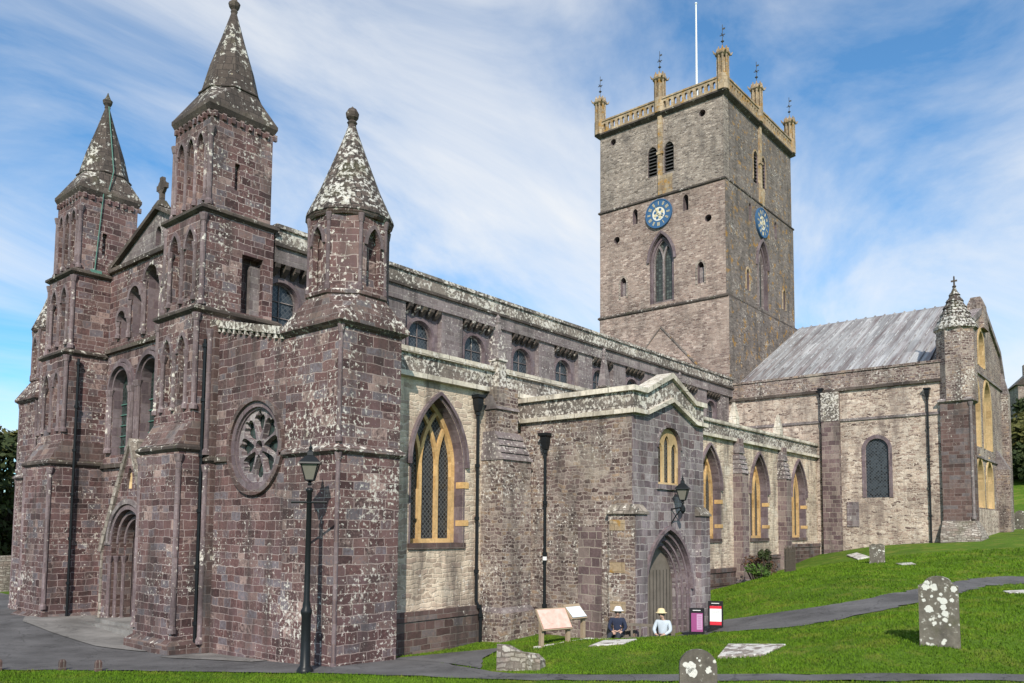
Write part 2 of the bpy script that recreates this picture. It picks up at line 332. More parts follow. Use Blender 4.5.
M['dialw'] = plain('clock_white', (.66,.64,.58), .6, .15)
def glass(name, cell, line, col=(.012,.014,.017), lw=.12, diag=True, rough=.22):
    m_, t, b = newmat(name, rough); b.inputs['Specular IOR Level'].default_value = .5
    uv = uvn(t); mp_ = N(t, 'ShaderNodeMapping'); mp_.inputs['Rotation'].default_value = (0,0,R(45) if diag else 0); t.links.new(uv, mp_.inputs[0])
    br = N(t, 'ShaderNodeTexBrick', offset=0, i={'Color1': (0,0,0,1), 'Color2': (1,1,1,1), 'Mortar': (.5,.5,.5,1), 'Scale': 1, 'Mortar Size': cell*lw, 'Mortar Smooth': .2, 'Brick Width': cell, 'Row Height': cell})
    t.links.new(mp_.outputs[0], br.inputs['Vector'])
    sp = N(t, 'ShaderNodeSeparateColor'); t.links.new(br.outputs['Color'], sp.inputs[0])
    c = ramp(t, sp.outputs[0], [(0.0, tuple(x*.6 for x in col)), (1.0, tuple(x*2.2 for x in col))])
    c = mixc(t, br.outputs['Fac'], c, line); t.links.new(c, b.inputs['Base Color'])
    rr = math_(t, 'ADD', math_(t, 'MULTIPLY', sp.outputs[0], .25), rough); t.links.new(rr, b.inputs['Roughness'])
    n = noise(t, posn(t), 5, 2); bump(t, b, math_(t, 'ADD', n, sp.outputs[0]), .12, .02)
    return m_
M['leaded'] = glass('leaded_glass', .11, (.10,.105,.105), (.014,.015,.017))
M['leaded_green'] = glass('green_leaded_glass', .16, (.035,.045,.042), (.02,.032,.03), diag=False)
M['leaded_blue'] = glass('slate_leaded_glass', .13, (.075,.082,.09), (.022,.028,.034))
M['glass_strip'] = glass('plain_leaded_glass', .22, (.03,.03,.028), (.04,.048,.042), lw=.14, diag=False, rough=.3)
def lead():
    m_, t, b = newmat('lead_sheet_roof', .55); b.inputs['Specular IOR Level'].default_value = .4
    uv = uvn(t); mp_ = N(t, 'ShaderNodeMapping'); mp_.inputs['Scale'].default_value = (1, .06, 1); t.links.new(uv, mp_.inputs[0])
    a = noise(t, mp_.outputs[0], 2.2, 6, .7); c = ramp(t, a, [(.34, (.15,.115,.11)), (.45, (.24,.22,.22)), (.54, (.33,.33,.335)), (.68, (.47,.47,.475))])
    br = N(t, 'ShaderNodeTexBrick', offset=.5, i={'Color1': (.72,.72,.72,1), 'Color2': (1.15,1.15,1.15,1), 'Mortar': (.55,.55,.57,1), 'Scale': 1, 'Mortar Size': .008, 'Mortar Smooth': .3, 'Brick Width': .62, 'Row Height': 2.6})
    t.links.new(uv, br.inputs['Vector'])
    c = mixc(t, 1.0, c, br.outputs['Color'], 'MULTIPLY'); t.links.new(c, b.inputs['Base Color'])
    bump(t, b, br.outputs['Color'], .3, .03); return m_
M['lead'] = lead()
def grassmat(name, dark=(.045,.095,.005), light=(.14,.255,.012), dry=(.24,.23,.045)):
    m_, t, b = newmat(name, .95); pos = posn(t)
    c = ramp(t, noise(t, pos, 14, 6, .7), [(.30, dark), (.70, light)])
    c2 = ramp(t, noise(t, pos, .35, 5, .6), [(.42, 0.0), (.68, .55)])
    c = mixc(t, c2, c, tuple(x*.8 for x in dark))
    c3 = ramp(t, noise(t, pos, 1.3, 6, .65), [(.50, 0.0), (.68, .6)])
    c = mixc(t, c3, c, dry)
    t.links.new(c, b.inputs['Base Color']); bump(t, b, noise(t, pos, 30, 5, .7), .8, .05); return m_
M['grass'] = grassmat('lawn_grass')
def asph(name, col):
    m_, t, b = newmat(name, .9); pos = posn(t)
    c = ramp(t, noise(t, pos, 60, 4, .7), [(.3, tuple(x*.75 for x in col)), (.7, tuple(x*1.2 for x in col))])
    c2 = ramp(t, noise(t, pos, .6, 6, .65), [(.36, .62), (.52, .95), (.66, 1.22)])
    c = mixc(t, 1.0, c, c2, 'MULTIPLY')
    vc = N(t, 'ShaderNodeTexVoronoi', feature='DISTANCE_TO_EDGE', i={'Scale': .55}); wv = N(t, 'ShaderNodeTexNoise', i={'Scale': 1.6, 'Detail': 5}); t.links.new(pos, wv.inputs['Vector']); t.links.new(wv.outputs['Color'], vc.inputs['Vector'])
    wa = N(t, 'ShaderNodeVectorMath', operation='ADD'); t.links.new(pos, wa.inputs[0]); t.links.new(wv.outputs['Color'], wa.inputs[1]); t.links.new(wa.outputs[0], vc.inputs['Vector'])
    ck = ramp(t, vc.outputs['Distance'], [(.0, .45), (.012, 1.0)]); c = mixc(t, 1.0, c, ck, 'MULTIPLY')
    gr = ramp(t, noise(t, pos, 140, 2), [(.62, 0.0), (.70, .6)]); c = mixc(t, gr, c, (.33,.33,.33)); t.links.new(c, b.inputs['Base Color']); bump(t, b, noise(t, pos, 90, 3), .4, .01); return m_
M['asphalt'] = asph('worn_asphalt', (.125,.121,.123)); M['paving'] = asph('sandy_paving', (.235,.222,.21))
def leafmat(name, d, l):
    m_, t, b = newmat(name, .75); c = ramp(t, noise(t, posn(t), 1.1, 4, .6), [(.3, d), (.7, l)]); t.links.new(c, b.inputs['Base Color']); return m_
M['leaf'] = leafmat('dark_foliage', (.018,.03,.010), (.05,.066,.02)); M['leaf_b'] = leafmat('olive_foliage', (.05,.055,.014), (.115,.11,.03)); M['leaf_c'] = leafmat('bright_shrub_leaf', (.03,.07,.012), (.09,.16,.03))
M['bark'] = plain('bark', (.09,.075,.06), .95, .4, 8, bstr=.4)
def poster(name, base, blobs):
    m_, t, b = newmat(name, .5); uv = uvn(t); n = noise(t, posn(t), 7, 3)
    t.links.new(ramp(t, n, [(.35, base), (.62, blobs)]), b.inputs['Base Color']); return m_
M['pink'] = poster('sun_faded_pink_print', (.74,.40,.33), (.76,.50,.43)); M['pinkdark'] = plain('faded_brown_print', (.70,.44,.37), .6, .3, 9)
M['paper'] = plain('pale_blue_print', (.70,.78,.83), .5, .06); M['magenta'] = plain('magenta_print', (.30,.07,.20), .5, .1); M['magpale'] = plain('mauve_print', (.50,.30,.46), .5, .15, 12)
M['red'] = plain('red_print', (.62,.03,.05), .5, .05); M['board'] = plain('black_board', (.012,.012,.014), .5, .1)
M['grey_print'] = plain('grey_print', (.45,.45,.46), .5, .1, 14)

# ------------------------------------------------------------------ terrain
TP = [(-12.7,-16.6,1.9),(-9,-10,1.2),(-6,-4,.55),(-5.6,5.9,-.05),(-3.3,2.9,-.02),(-1,0,0),(0,0,0),(-1,8,-.3),(-1,16.3,0.02),(-1,20,-.1),(2.8,32,-.3),(-12,20,-.1),(-12,5,.1),(.3,-2.1,.1),(-3,-6,.55),
      (3.4,.8,-.18),(6.3,.8,-.12),(4.46,-.55,-.05),(5.0,-1.1,.02),(8.4,-1,.05),(8.2,-3.7,-.12),(9.0,-4.4,-.08),(10.7,-4.3,.05),(11.1,-4.9,.3),(13.2,-4.2,.45),(14,0,.3),(23.2,.9,.5),(30.3,.9,1.15),(37,.9,1.92),(37.9,-2.5,2.62),(37.9,-6,2.88),(37.4,-8.5,3.05),(45,-10,3.3),
      (5.5,-3.2,.46),(3.9,-3.4,.40),(6.1,-5.2,.56),(7.2,-5.0,.5),(8.5,-6.2,.55),(2.2,-4.6,.3),(1.4,-4.4,.2),(2.2,-9,.5),(4.4,-14.3,.9),(1.1,-7.3,.4),(3,-8.6,.5),(5.4,-14.1,.92),
      (4.8,-8.4,.68),(6.1,-9,.8),(6,-12.6,1.2),(10.2,-5.6,.4),(11.9,-8.1,1.1),(10.2,-8.8,1.0),(13.7,-9.8,1.45),(9.6,-10.9,1.33),(19.2,-10.6,1.72),(14.1,-11.5,1.62),(22.4,-11.5,1.86),(18.9,-12.2,1.6),(27.7,-5.3,1.98),(23.4,-2,1.45),(17,-3,1.05),(16,-6.5,1.55),(24,-7,1.95),
      (33,-11.5,2.85),(40,-13,3.6),(30,-15,2.3),(28,-20,2.3),(10,-22,1.9),(0,-22,1.8),(-5,-14,1.2),(-2,-12,.8)]
def base(x, y):
    sx = np.clip((x-58)/55, 0, 1); sx = sx*sx*(3-2*sx); sy = np.clip((42-y)/42, 0, 1)
    lo = np.clip((x+10)/60, 0, 1)*3.0*np.clip((25-y)/30, 0, 1) + np.clip((-18-y)/30, 0, 1)*1.5
    s2 = np.clip((x-102)/38, 0, 1); s2 = s2*s2*(3-2*s2)
    return lo + sx*sy*12 + s2*sy*8.5
ring = []
for k in range(20):
    a = 2*math.pi*k/20
    ring.append((10+62*math.cos(a), 62*math.sin(a)))
ra = np.array(ring); TPn = np.array(TP+[(x, y, float(base(np.array(x), np.array(y)))) for x, y in ring])
def _phi(r2): return np.where(r2 > 1e-9, .5*r2*np.log(np.maximum(r2, 1e-9)), 0)
_n = len(TPn); _d2 = ((TPn[:,None,:2]-TPn[None,:,:2])**2).sum(2)
_A = np.zeros((_n+3,_n+3)); _A[:_n,:_n] = _phi(_d2)+np.eye(_n)*.02; _A[:_n,_n] = 1; _A[:_n,_n+1:] = TPn[:,:2]; _A[_n,:_n] = 1; _A[_n+1:,:_n] = TPn[:,:2].T
_w = np.linalg.solve(_A, np.concatenate([TPn[:,2], [0,0,0]]))
def height(x, y):
    x = np.atleast_1d(np.asarray(x, float)); y = np.atleast_1d(np.asarray(y, float)); out = np.zeros_like(x)
    for s0 in range(0, len(x), 20000):
        xs, ys = x[s0:s0+20000], y[s0:s0+20000]
        d2 = (xs[:,None]-TPn[None,:,0])**2+(ys[:,None]-TPn[None,:,1])**2
        z = _phi(d2)@_w[:_n] + _w[_n] + _w[_n+1]*xs + _w[_n+2]*ys
        r = np.hypot(xs-10, ys); k = np.clip((r-46)/16, 0, 1); k = k*k*(3-2*k)
        out[s0:s0+20000] = z*(1-k)+base(xs, ys)*k
    return out
def hz(x, y): return float(height(x, y)[0])
def axis(lo, hi, a, b, fine):
    v = list(np.arange(a, b+1e-6, fine)); s = fine; x = a
    while x > lo: s *= 1.18; x -= s; v.insert(0, max(x, lo))
    s = fine; x = b
    while x < hi: s *= 1.18; x += s; v.append(min(x, hi))
    return np.array(v)
gx = axis(-900, 1800, -8, 30, .4); gy = axis(-1200, 1500, -18, 8, .4)
GX, GY = np.meshgrid(gx, gy); GZ = height(GX.ravel(), GY.ravel()); GZ = GZ + .018*np.sin(GX.ravel()*2.1+GY.ravel())*np.sin(GY.ravel()*1.7)
mb = MB(); nx, ny = len(gx), len(gy)
mb.v = list(map(tuple, np.stack([GX.ravel(), GY.ravel(), GZ], 1)))
mb.f = [(j*nx+i, j*nx+i+1, (j+1)*nx+i+1, (j+1)*nx+i) for j in range(ny-1) for i in range(nx-1)]; mb.mi = [0]*len(mb.f)
tag(mb.build('ground', M['grass'], smooth=True), kind='structure')
def resample(pl, n):
    pl = np.array(pl, float); d = np.r_[0, np.cumsum(np.hypot(*np.diff(pl, axis=0).T))]; t = np.linspace(0, d[-1], n)
    return np.stack([np.interp(t, d, pl[:,0]), np.interp(t, d, pl[:,1])], 1)
def ribbon(A, B, na, nb, off, name, mat, wob=.03):
    A = resample(A, na); B = resample(B, na); mb = MB(); pts = []
    ts = np.linspace(0, 1, nb)
    for i in range(na):
        for j, t in enumerate(ts):
            p = A[i]*(1-t)+B[i]*t
            if j in (0, nb-1): p = p + rng.normal(0, wob, 2)
            pts.append(p)
    pts = np.array(pts); z = height(pts[:,0], pts[:,1])+off
    mb.v = [(p[0], p[1], q) for p, q in zip(pts, z)]
    for i in range(na-1):
        for j in range(nb-1):
            f = (i*nb+j, (i+1)*nb+j, (i+1)*nb+j+1, i*nb+j+1)
            mb.f.append(f)
    a, b, c = [np.array(mb.v[k]) for k in mb.f[len(mb.f)//2][:3]]
    if np.cross(b-a, c-b)[2] < 0: mb.f = [tuple(reversed(f)) for f in mb.f]
    mb.mi = [0]*len(mb.f)
    return tag(mb.build(name, mat, smooth=True), kind='structure')
PA = [(-30.00,40.00),(-12.00,16.00),(-8.00,9.50),(-5.59,5.87),(-4.58,4.75),(-3.27,2.92),(-2.02,1.40),(-1.06,-0.11),(-0.30,-2.14),(0.32,-3.50),(0.67,-4.62),(0.88,-5.94),(1.34,-7.16),(1.74,-7.88),(2.10,-8.60),(2.35,-9.35),(2.51,-10.12),(2.65,-10.85),(2.82,-11.54),(3.02,-12.19),(3.28,-12.80),(3.62,-13.38),(4.01,-13.94),(5.60,-18.50)]
PB = [(3.00,60.00),(3.00,22.00),(3.00,9.00),(2.60,5.00),(2.40,2.00),(2.35,0.35),(1.90,-1.60),(1.60,-3.20),(1.42,-4.35),(1.52,-5.44),(1.79,-6.33),(2.17,-7.12),(2.56,-7.88),(2.91,-8.63),(3.04,-9.47),(3.13,-10.27),(3.24,-11.02),(3.40,-11.72),(3.63,-12.38),(3.94,-12.99),(4.37,-13.57),(4.94,-14.12),(7.00,-18.40)]
QA = [(7.60,-5.00),(9.50,-5.30),(11.03,-4.93),(9.06,-6.76),(9.17,-7.60),(9.48,-8.33),(10.15,-8.92),(10.79,-9.53),(11.29,-9.92),(12.01,-10.26),(12.87,-10.59),(13.80,-10.92),(15.12,-11.20),(18.78,-11.26),(20.12,-11.65),(20.67,-12.14),(26.00,-15.00),(40.00,-19.00)]
QB = [(8.30,-3.50),(12.00,-3.60),(13.11,-3.92),(12.81,-5.08),(12.46,-6.25),(12.50,-7.21),(12.89,-8.01),(13.67,-8.68),(14.25,-9.11),(15.03,-9.50),(16.12,-9.84),(17.82,-10.07),(19.67,-10.33),(21.62,-10.79),(22.21,-11.34),(22.50,-11.91),(27.50,-14.00),(41.00,-17.00)]
ribbon(PA, PB, 160, 14, .03, 'forecourt_path', M['asphalt'], .05)
ribbon([(1.6,-3.6),(2.6,-2.7),(3.9,-2.2),(4.9,-1.9),(5.4,-1.7)], [(2.2,.5),(2.9,.28),(3.5,.13),(4.46,-.55),(5.2,-1.15)], 24, 8, .036, 'branch_path', M['asphalt'])
ribbon(QA, QB, 150, 8, .03, 'path', M['asphalt'], .08)
# pale paving strip at the foot of the west front
ribbon([(-1.25,7.5),(-1.9,9.3),(-2.0,12.5),(-1.9,15.5),(-1.3,17)], [(1.2,7.5),(1.2,9.3),(1.2,12.5),(1.2,15.5),(1.2,17)], 30, 5, .055, 'paving', M['paving'], .0)
ribbon([(-1.6,5.9),(-.9,4.2),(-.5,2.9)], [(.4,5.9),(.4,4.2),(.4,2.9)], 12, 4, .05, 'pavement', M['paving'], .0)

# ------------------------------------------------------------------ the cathedral
CATH = empty('cathedral'); tag(CATH, 'large purple stone cathedral with spired west turrets and tall square clock tower', 'cathedral')
def part(name, mb, mats, parent=None, smooth=False, label=None):
    o = mb.build(name, mats, parent or CATH, smooth)
    if label: o['label'] = label
    return o
def string(mb, x0, x1, y0, y1, z, pr=.10, h=.14, mi=0):
    """moulding band wrapped round a rectangular block"""
    a = [mb.sq(x0-.01,x1+.01,y0-.01,y1+.01,z-h*.5), mb.sq(x0-pr,x1+pr,y0-pr,y1+pr,z), mb.sq(x0-pr,x1+pr,y0-pr,y1+pr,z+h*.5), mb.sq(x0-.01,x1+.01,y0-.01,y1+.01,z+h)]
    mb.loft(a, mi)
def stage(mb, x0, x1, y0, y1, z0, z1, wh=(), sh=(), t=.18, mi=0, mr=None, core=None):
    """wall stage with recessed panels on its west and south faces"""
    cm = mi if core is None else core
    mb.box(x0+t, x1, y0+t, y1, z0, z1, cm)
    mb.plate(FW(x0, 0), rect(-y1, -y0, z0, z1), wh, 0, t-.004, mi, False, mr)
    mb.plate(FS(y0, 0), rect(x0+t, x1, z0, z1), sh, 0, t-.004, mi, False, mr)
    mb.box(x0+t, x1, y1, y1+.004, z0, z1, mi) if False else None
def roll(mb, x, y, z0, z1, r=.09, mi=0, n=10): mb.lathe(x, y, [(r*1.5,z0),(r*1.5,z0+.12),(r,z0+.2),(r,z1-.25),(r*1.2,z1-.22),(r*1.7,z1-.03),(r*1.7,z1)], n, mi)

def nave_turret(y0, y1, north=False):
    yc = (y0+y1)/2; yn = -yc
    mb = MB()
    # lower buttress, base
    mb.loft([mb.sq(-1.15,2.35,y0-.16,y1+.16,-.9), mb.sq(-1.15,2.35,y0-.16,y1+.16,.0), mb.sq(-.96,2.31,y0-.01,y1+.01,.14)], 4)
    mb.box(-.95, 2.3, y0, y1, -.5, 5.9, 0)
    string(mb, -.95, 2.3, y0, y1, 5.86, .11, .16, 1)
    mb.loft([mb.sq(-.98,2.3,y0-.02,y1+.02,6.02), mb.sq(-.56,2.3,y0-.005,y1+.005,6.75)], 4)
    lan = lambda a, w_, z0, zs, rise: arch(a, z0, w_, zs, rise, 7)
    wh = [lan(yn-.48,.5,7.3,8.95,.55), lan(yn+.48,.5,7.3,8.95,.55)]
    stage(mb, -.55, 2.3, y0, y1, 6.0, 10.25, wh)
    string(mb, -.55, 2.3, y0, y1, 10.22, .12, .16, 1)
    wh = [lan(yn-.50,.56,10.75,12.35,.6), lan(yn+.50,.56,10.75,12.35,.6)]
    sh = [rect(.95,1.72,10.42,12.35)] if not north else []
    stage(mb, -.42, 2.1, y0+.03, y1-.06, 10.36, 13.5, wh, sh, .42)
    if sh: mb.box(1.36, 1.74, y0+.2, y0+.46, 10.42, 12.1, 2)
    string(mb, -.42, 2.1, y0+.03, y1-.06, 13.46, .13, .17, 1)
    wh = [lan(yn+q,.40,13.95,15.75,.38) for q in (-.62, 0, .62)]
    sh = [rect(.62,.80,14.4,15.3)]
    stage(mb, -.26, 1.98, y0+.08, y1-.14, 13.62, 16.75, wh, sh, .20)
    # corner and arcade shafts
    for z0, z1, xx, ofs in ((13.65,16.2,-.26,.08),(10.4,13.3,-.42,.03),(7.1,10.1,-.55,0),(.35,5.7,-.95,0)):
        for yy in (y0+ofs, y1-ofs): roll(mb, xx+.03, yy+(.03 if yy < yc else -.03), z0, z1, .085, 3)
    for q in (-.95,-.31,.31,.95): roll(mb, -.27, yc+q, 13.8, 15.85, .06, 3, 8)
    for q in (-.80,0,.80): roll(mb, -.43, yc+q, 10.6, 12.45, .07, 3, 8); roll(mb, -.56, yc+q*.95, 7.15, 9.0, .07, 3, 8)
    for q in (-.5,.5):
        mb.plate(FW(-.42,0), band(yn+q,.56,12.35,.6,.12,None,8), (), -.06, .05, 3); mb.plate(FW(-.55,0), band(yn+q*.96,.5,8.95,.55,.12,None,8), (), -.06, .05, 3)
    for q in (-.62,0,.62): mb.plate(FW(-.26,0), band(yn+q,.40,15.75,.38,.09,None,7), (), -.05, .05, 3)
    # corbel table and cornice
    for k in range(8):
        q = .16+k*(y1-y0-.40)/7; mb.box(-.34,-.22,y0+q-.06,y0+q+.06,16.55,16.75,0)
        q = -.14+k*(1.98+.2)/7; mb.box(q-.06,q+.06,y0+.0,y0+.1,16.55,16.75,0)
    mb.loft([mb.sq(-.30,2.02,y0+.06,y1-.12,16.75), mb.sq(-.39,2.10,y0-.02,y1-.06,16.93), mb.sq(-.39,2.10,y0-.02,y1-.06,17.05)], 1)
    o = part('turret', mb, [M['ashlar'], M['dark_trim'], M['clere_grey'], M['shaft'], M['ashlar_dark']])
    # broached stone spire
    xm = 1.02; rb = 1.0; yc = yc-.08; mb = MB()
    oc = [(xm+rb*math.cos(R(22.5+45*k)), yc+rb*math.sin(R(22.5+45*k)), 17.92) for k in range(8)]
    x0, x1, ya, yb = -.38, 2.09, y0-.01, y1-.07; hx = .42
    lowo = [(x1,yc+hx),(xm+hx,yb),(xm-hx,yb),(x0,yc+hx),(x0,yc-hx),(xm-hx,ya),(xm+hx,ya),(x1,yc-hx)]
    # octagon order starts at angle 22.5 -> (E,N side)
    sqp = [(x1,yb),(x0,yb),(x0,ya),(x1,ya)]
    b0 = [(x1,yc+hx,17.05),(xm+hx,yb,17.05),(xm-hx,yb,17.05),(x0,yc+hx,17.05),(x0,yc-hx,17.05),(xm-hx,ya,17.05),(xm+hx,ya,17.05),(x1,yc-hx,17.05)]
    c0 = [(p[0],p[1],17.05) for p in sqp]
    fs = []
    pts = oc+b0+c0
    for k in (7,1,3,5): fs.append((8+k, 8+(k+1)%8, (k+1)%8, k))            # faces over the four sides
    for k, c in ((0,0),(2,1),(4,2),(6,3)): fs += [(8+k, 16+c, k), (16+c, 8+(k+1)%8, (k+1)%8), (k, 16+c, (k+1)%8)]
    mb.add(pts, fs, 0)
    mb.lathe(xm, yc, [(rb+.0,17.90),(rb+.05,17.93),(rb+.05,17.97),(rb-.02,18.03)], 8, 0, R(22.5))
    mb.lathe(xm, yc, [(rb-.04,18.02),(.72,19.0),(.37,20.1),(.09,21.05)], 8, 0, R(22.5))
    sp = part('spire', mb, M['cone_dark'], o)
    mb = MB(); mb.lathe(xm, yc, [(.09,21.0),(.12,21.1),(.1,21.15),(.17,21.25),(.2,21.38),(.12,21.46),(.10,21.5),(.05,21.62),(.01,21.75)], 10)
    part('finial', mb, M['dark_trim'], o)
    return o
YS0, YS1, YN0, YN1, YC = 6.45, 8.95, 16.35, 18.85, 12.56
nave_turret(YS0, YS1); nave_turret(YN0, YN1, True)
# green copper lightning strip on the further turret
mb = MB(); mb.tube([(1.02,17.38,21.1),(.95,16.46,18.0),(.74,16.30,17.1)], .02, 6); mb.tube([(.56,16.36,16.95),(.35,16.38,13.6)], .02, 6); mb.box(.2,.6,16.28,16.42,13.5,13.68)
part('lightning_strip', mb, M['verdigris'])

def aisle_turret(y0, y1, x1=2.02, label=None):
    mb = MB(); xm = x1/2+.06; yc = (y0+y1)/2-.03; sc_ = (y1-y0)/2.38
    mb.box(0, x1, y0, y1, -.6, 8.88, 0)
    string(mb, 0, x1, y0, y1, 5.52, .11, .16, 1)
    # chamfered corner rolls
    for yy in (y0, y1) if y0 > 5 else (y0,):
        roll(mb, .03, yy+(.03 if yy == y0 else -.03), -.1, 5.5, .06, 2); roll(mb, .03, yy+(.03 if yy == y0 else -.03), 5.75, 8.85, .06, 2)
    mb.loft([mb.sq(-.02,x1+.02,y0-.02,y1+.02,8.8), mb.sq(-.16,x1+.16,y0-.16,y1+.16,8.92), mb.sq(-.16,x1+.16,y0-.16,y1+.16,9.02)], 1)
    ro = 1.14*sc_
    oc = [(xm+ro*math.cos(R(22.5+45*k)), yc+ro*math.sin(R(22.5+45*k)), 9.78) for k in range(8)]
    hx = .45; xa, xb, ya, yb = -.155, x1+.155, y0-.155, y1+.155; z = 9.02
    b0 = [(xb,yc+hx,z),(xm+hx,yb,z),(xm-hx,yb,z),(xa,yc+hx,z),(xa,yc-hx,z),(xm-hx,ya,z),(xm+hx,ya,z),(xb,yc-hx,z)]
    c0 = [(xb,yb,z),(xa,yb,z),(xa,ya,z),(xb,ya,z)]; pts = oc+b0+c0; fs = []
    for k in (7,1,3,5): fs.append((8+k, 8+(k+1)%8, (k+1)%8, k))
    for k, c in ((0,0),(2,1),(4,2),(6,3)): fs += [(8+k, 16+c, k), (16+c, 8+(k+1)%8, (k+1)%8), (k, 16+c, (k+1)%8)]
    mb.add(pts, fs, 1)
    mb.lathe(xm, yc, [(ro,9.76),(ro+.06,9.8),(ro+.06,9.88),(ro-.02,9.95)], 8, 1, R(22.5))
    # octagonal drum with a blind lancet on the four cardinal faces
    ap = ro*math.cos(R(22.5)); hw = ro*math.sin(R(22.5))-.0
    mb.lathe(xm, yc, [(ro-.22,9.8),(ro-.22,12.12)], 8, 0, R(22.5))
    for k in range(8):
        a = R(45*k); n_ = (math.cos(a), math.sin(a)); u = (-n_[1], n_[0])
        F = ((xm+n_[0]*ap, yc+n_[1]*ap, 0), u)
        h = [arch(0, 10.05, .46, 11.2, .5, 7)] if k % 2 == 0 else []
        mb.plate(F, rect(-hw, hw, 9.8, 12.12), h, 0, .16, 0, False)
        if h: mb.plate(F, band(0,.46,11.2,.5,.1,None,8), (), -.05, .04, 2)
        ca = R(45*k+22.5); roll(mb, xm+(ro-.02)*math.cos(ca), yc+(ro-.02)*math.sin(ca), 9.9, 12.02, .055, 2, 8)
    mb.lathe(xm, yc, [(ro,11.98),(ro+.06,12.05),(ro+.09,12.12)], 16, 1)
    o = part('turret', mb, [M['ashlar_white'], M['ledge'], M['shaft']], label=label)
    mb = MB(); mb.lathe(xm, yc, [(ro+.10,12.10),(ro+.08,12.18),(.84*sc_,13.0),(.53*sc_,13.8),(.25*sc_,14.55),(.11,14.95)], 16)
    part('conical_roof', mb, M['cone'], o)
    mb = MB(); mb.lathe(xm, yc, [(.13,14.88),(.11,15.0),(.15,15.06),(.10,15.12),(.17,15.2),(.19,15.34),(.12,15.46),(.05,15.5),(.01,15.55)], 10)
    part('finial', mb, M['dark_trim'], o)
    return o
aisle_turret(0, 2.38, 2.10)
aisle_turret(20.75, 22.75, 2.0)

# west wall of the south aisle with the rose window
mb = MB(); RA, RZ, RR = 3.80, 5.86, 1.13
FA = FW(0.0)
mb.plate(FA, [(-6.45,-.6),(-2.38,-.6),(-2.38,8.92),(-6.45,9.78)], [circ(-RA, RZ, RR, 32)], 0, .7, 0, True, 1)
mb.box(.7, 2.1, 2.38, 6.45, -.6, 8.9, 0)
for a0, a1 in ((2.38, RA-RR-.32), (RA+RR+.32, 6.0)): mb.box(-.09, .02, a0, a1, 5.47, 5.62, 2)
o = part('aisle_wall', mb, [M['ashlar'], M['reveal'], M['dark_trim']])
mb = MB(); mb.plate(FA, [(-6.45,9.74),(-2.38,8.88),(-2.38,9.10),(-6.45,9.98)], (), -.1, .8, 0)
for k in range(13):
    y = 6.3-k*.31; z = 9.74-(6.45-y)*.211; mb.box(-.08,.02,y-.06,y+.06,z-.13,z+.01,0)
part('coping', mb, M['parapet'])
mb = MB()
pet = []
for k in range(8):
    a = R(90+45*k); ca, sa = math.cos(a), math.sin(a)
    shp = [(.25,-.04),(.48,-.16),(.68,-.25),(.82,-.27),(.91,-.20),(.91,-.11),(1.03,-.05),(1.03,.05),(.91,.11),(.91,.20),(.82,.27),(.68,.25),(.48,.16),(.25,.04)]
    pet.append([(-RA+r*ca-t*sa, RZ+r*sa+t*ca) for r, t in shp])
mb.plate(FA, circ(-RA, RZ, RR+.1, 40), pet+[circ(-RA, RZ, .17, 12)], .09, .28, 0)
rw = part('rose_window', mb, M['porch'], label='round rose window with eight petals round a small eye')
mb = MB(); mb.plate(FA, circ(-RA, RZ, RR+.30, 40), [circ(-RA, RZ, RR+.17, 40)], -.11, .03, 1); mb.plate(FA, circ(-RA, RZ, RR+.18, 40), [circ(-RA, RZ, RR, 40)], -.03, .03, 0); mb.plate(FA, circ(-RA, RZ, RR+.02, 40), [circ(-RA, RZ, RR-.06, 40)], .04, .09, 0)
part('window_surround', mb, [M['reveal'], M['ashlar_dark']], rw)
mb = MB(); mb.plate(FA, circ(-RA, RZ, RR+.08, 32), (), .30, .34, 0); part('glass', mb, M['leaded_green'], rw)

# return pier and drainpipe in the nook beside the front turret
mb = MB(); mb.box(-.16, .3, 6.0, 6.46, -.5, 9.7, 0); roll(mb, -.2, 6.22, 0, 5.4, .08, 1); roll(mb, -.2, 6.22, 5.7, 9.6, .08, 1); string(mb, -.16, .3, 6.0, 6.46, 5.52, .09, .15, 2)
part('nook_pier', mb, [M['ashlar_dark'], M['shaft'], M['dark_trim']])
def downpipe(path, hop=True, band_=None, d=None):
    mb = MB(); mb.tube(path, .052, 8, 0); top = path[0]
    for i in range(len(path)-1):
        a, b_ = Vector(path[i]), Vector(path[i+1])
        L = (b_-a).length
        for k in range(int(L/1.7)+1):
            p = a+(b_-a)*min(1, (k*1.7+.2)/L); mb.lathe(p.x, p.y, [(.062,p.z-.06),(.085,p.z-.05),(.085,p.z+.05),(.062,p.z+.06)], 8, 0)
    if band_: mb.lathe(band_[0], band_[1], [(.066,band_[2]-.06),(.075,band_[2]-.06),(.075,band_[2]+.06),(.066,band_[2]+.06)], 8, 1)
    o = part('downpipe', mb, [M['iron'], M['white']])
    if hop:
        mb = MB(); x, y, z = top; mb.loft([mb.sq(x-.08,x+.08,y-.08,y+.08,z-.12), mb.sq(x-.12,x+.12,y-.12,y+.12,z+.12), mb.sq(x-.13,x+.13,y-.13,y+.13,z+.3), mb.sq(x-.18,x+.18,y-.18,y+.18,z+.33), mb.sq(x-.18,x+.18,y-.18,y+.18,z+.42)], 0)
        part('hopper', mb, M['iron'], o)
    return o
downpipe([(-.28,6.36,9.3),(-.28,6.36,-.2)], False)
downpipe([(-.15,16.2,10.0),(-.15,16.2,-.2)], False)

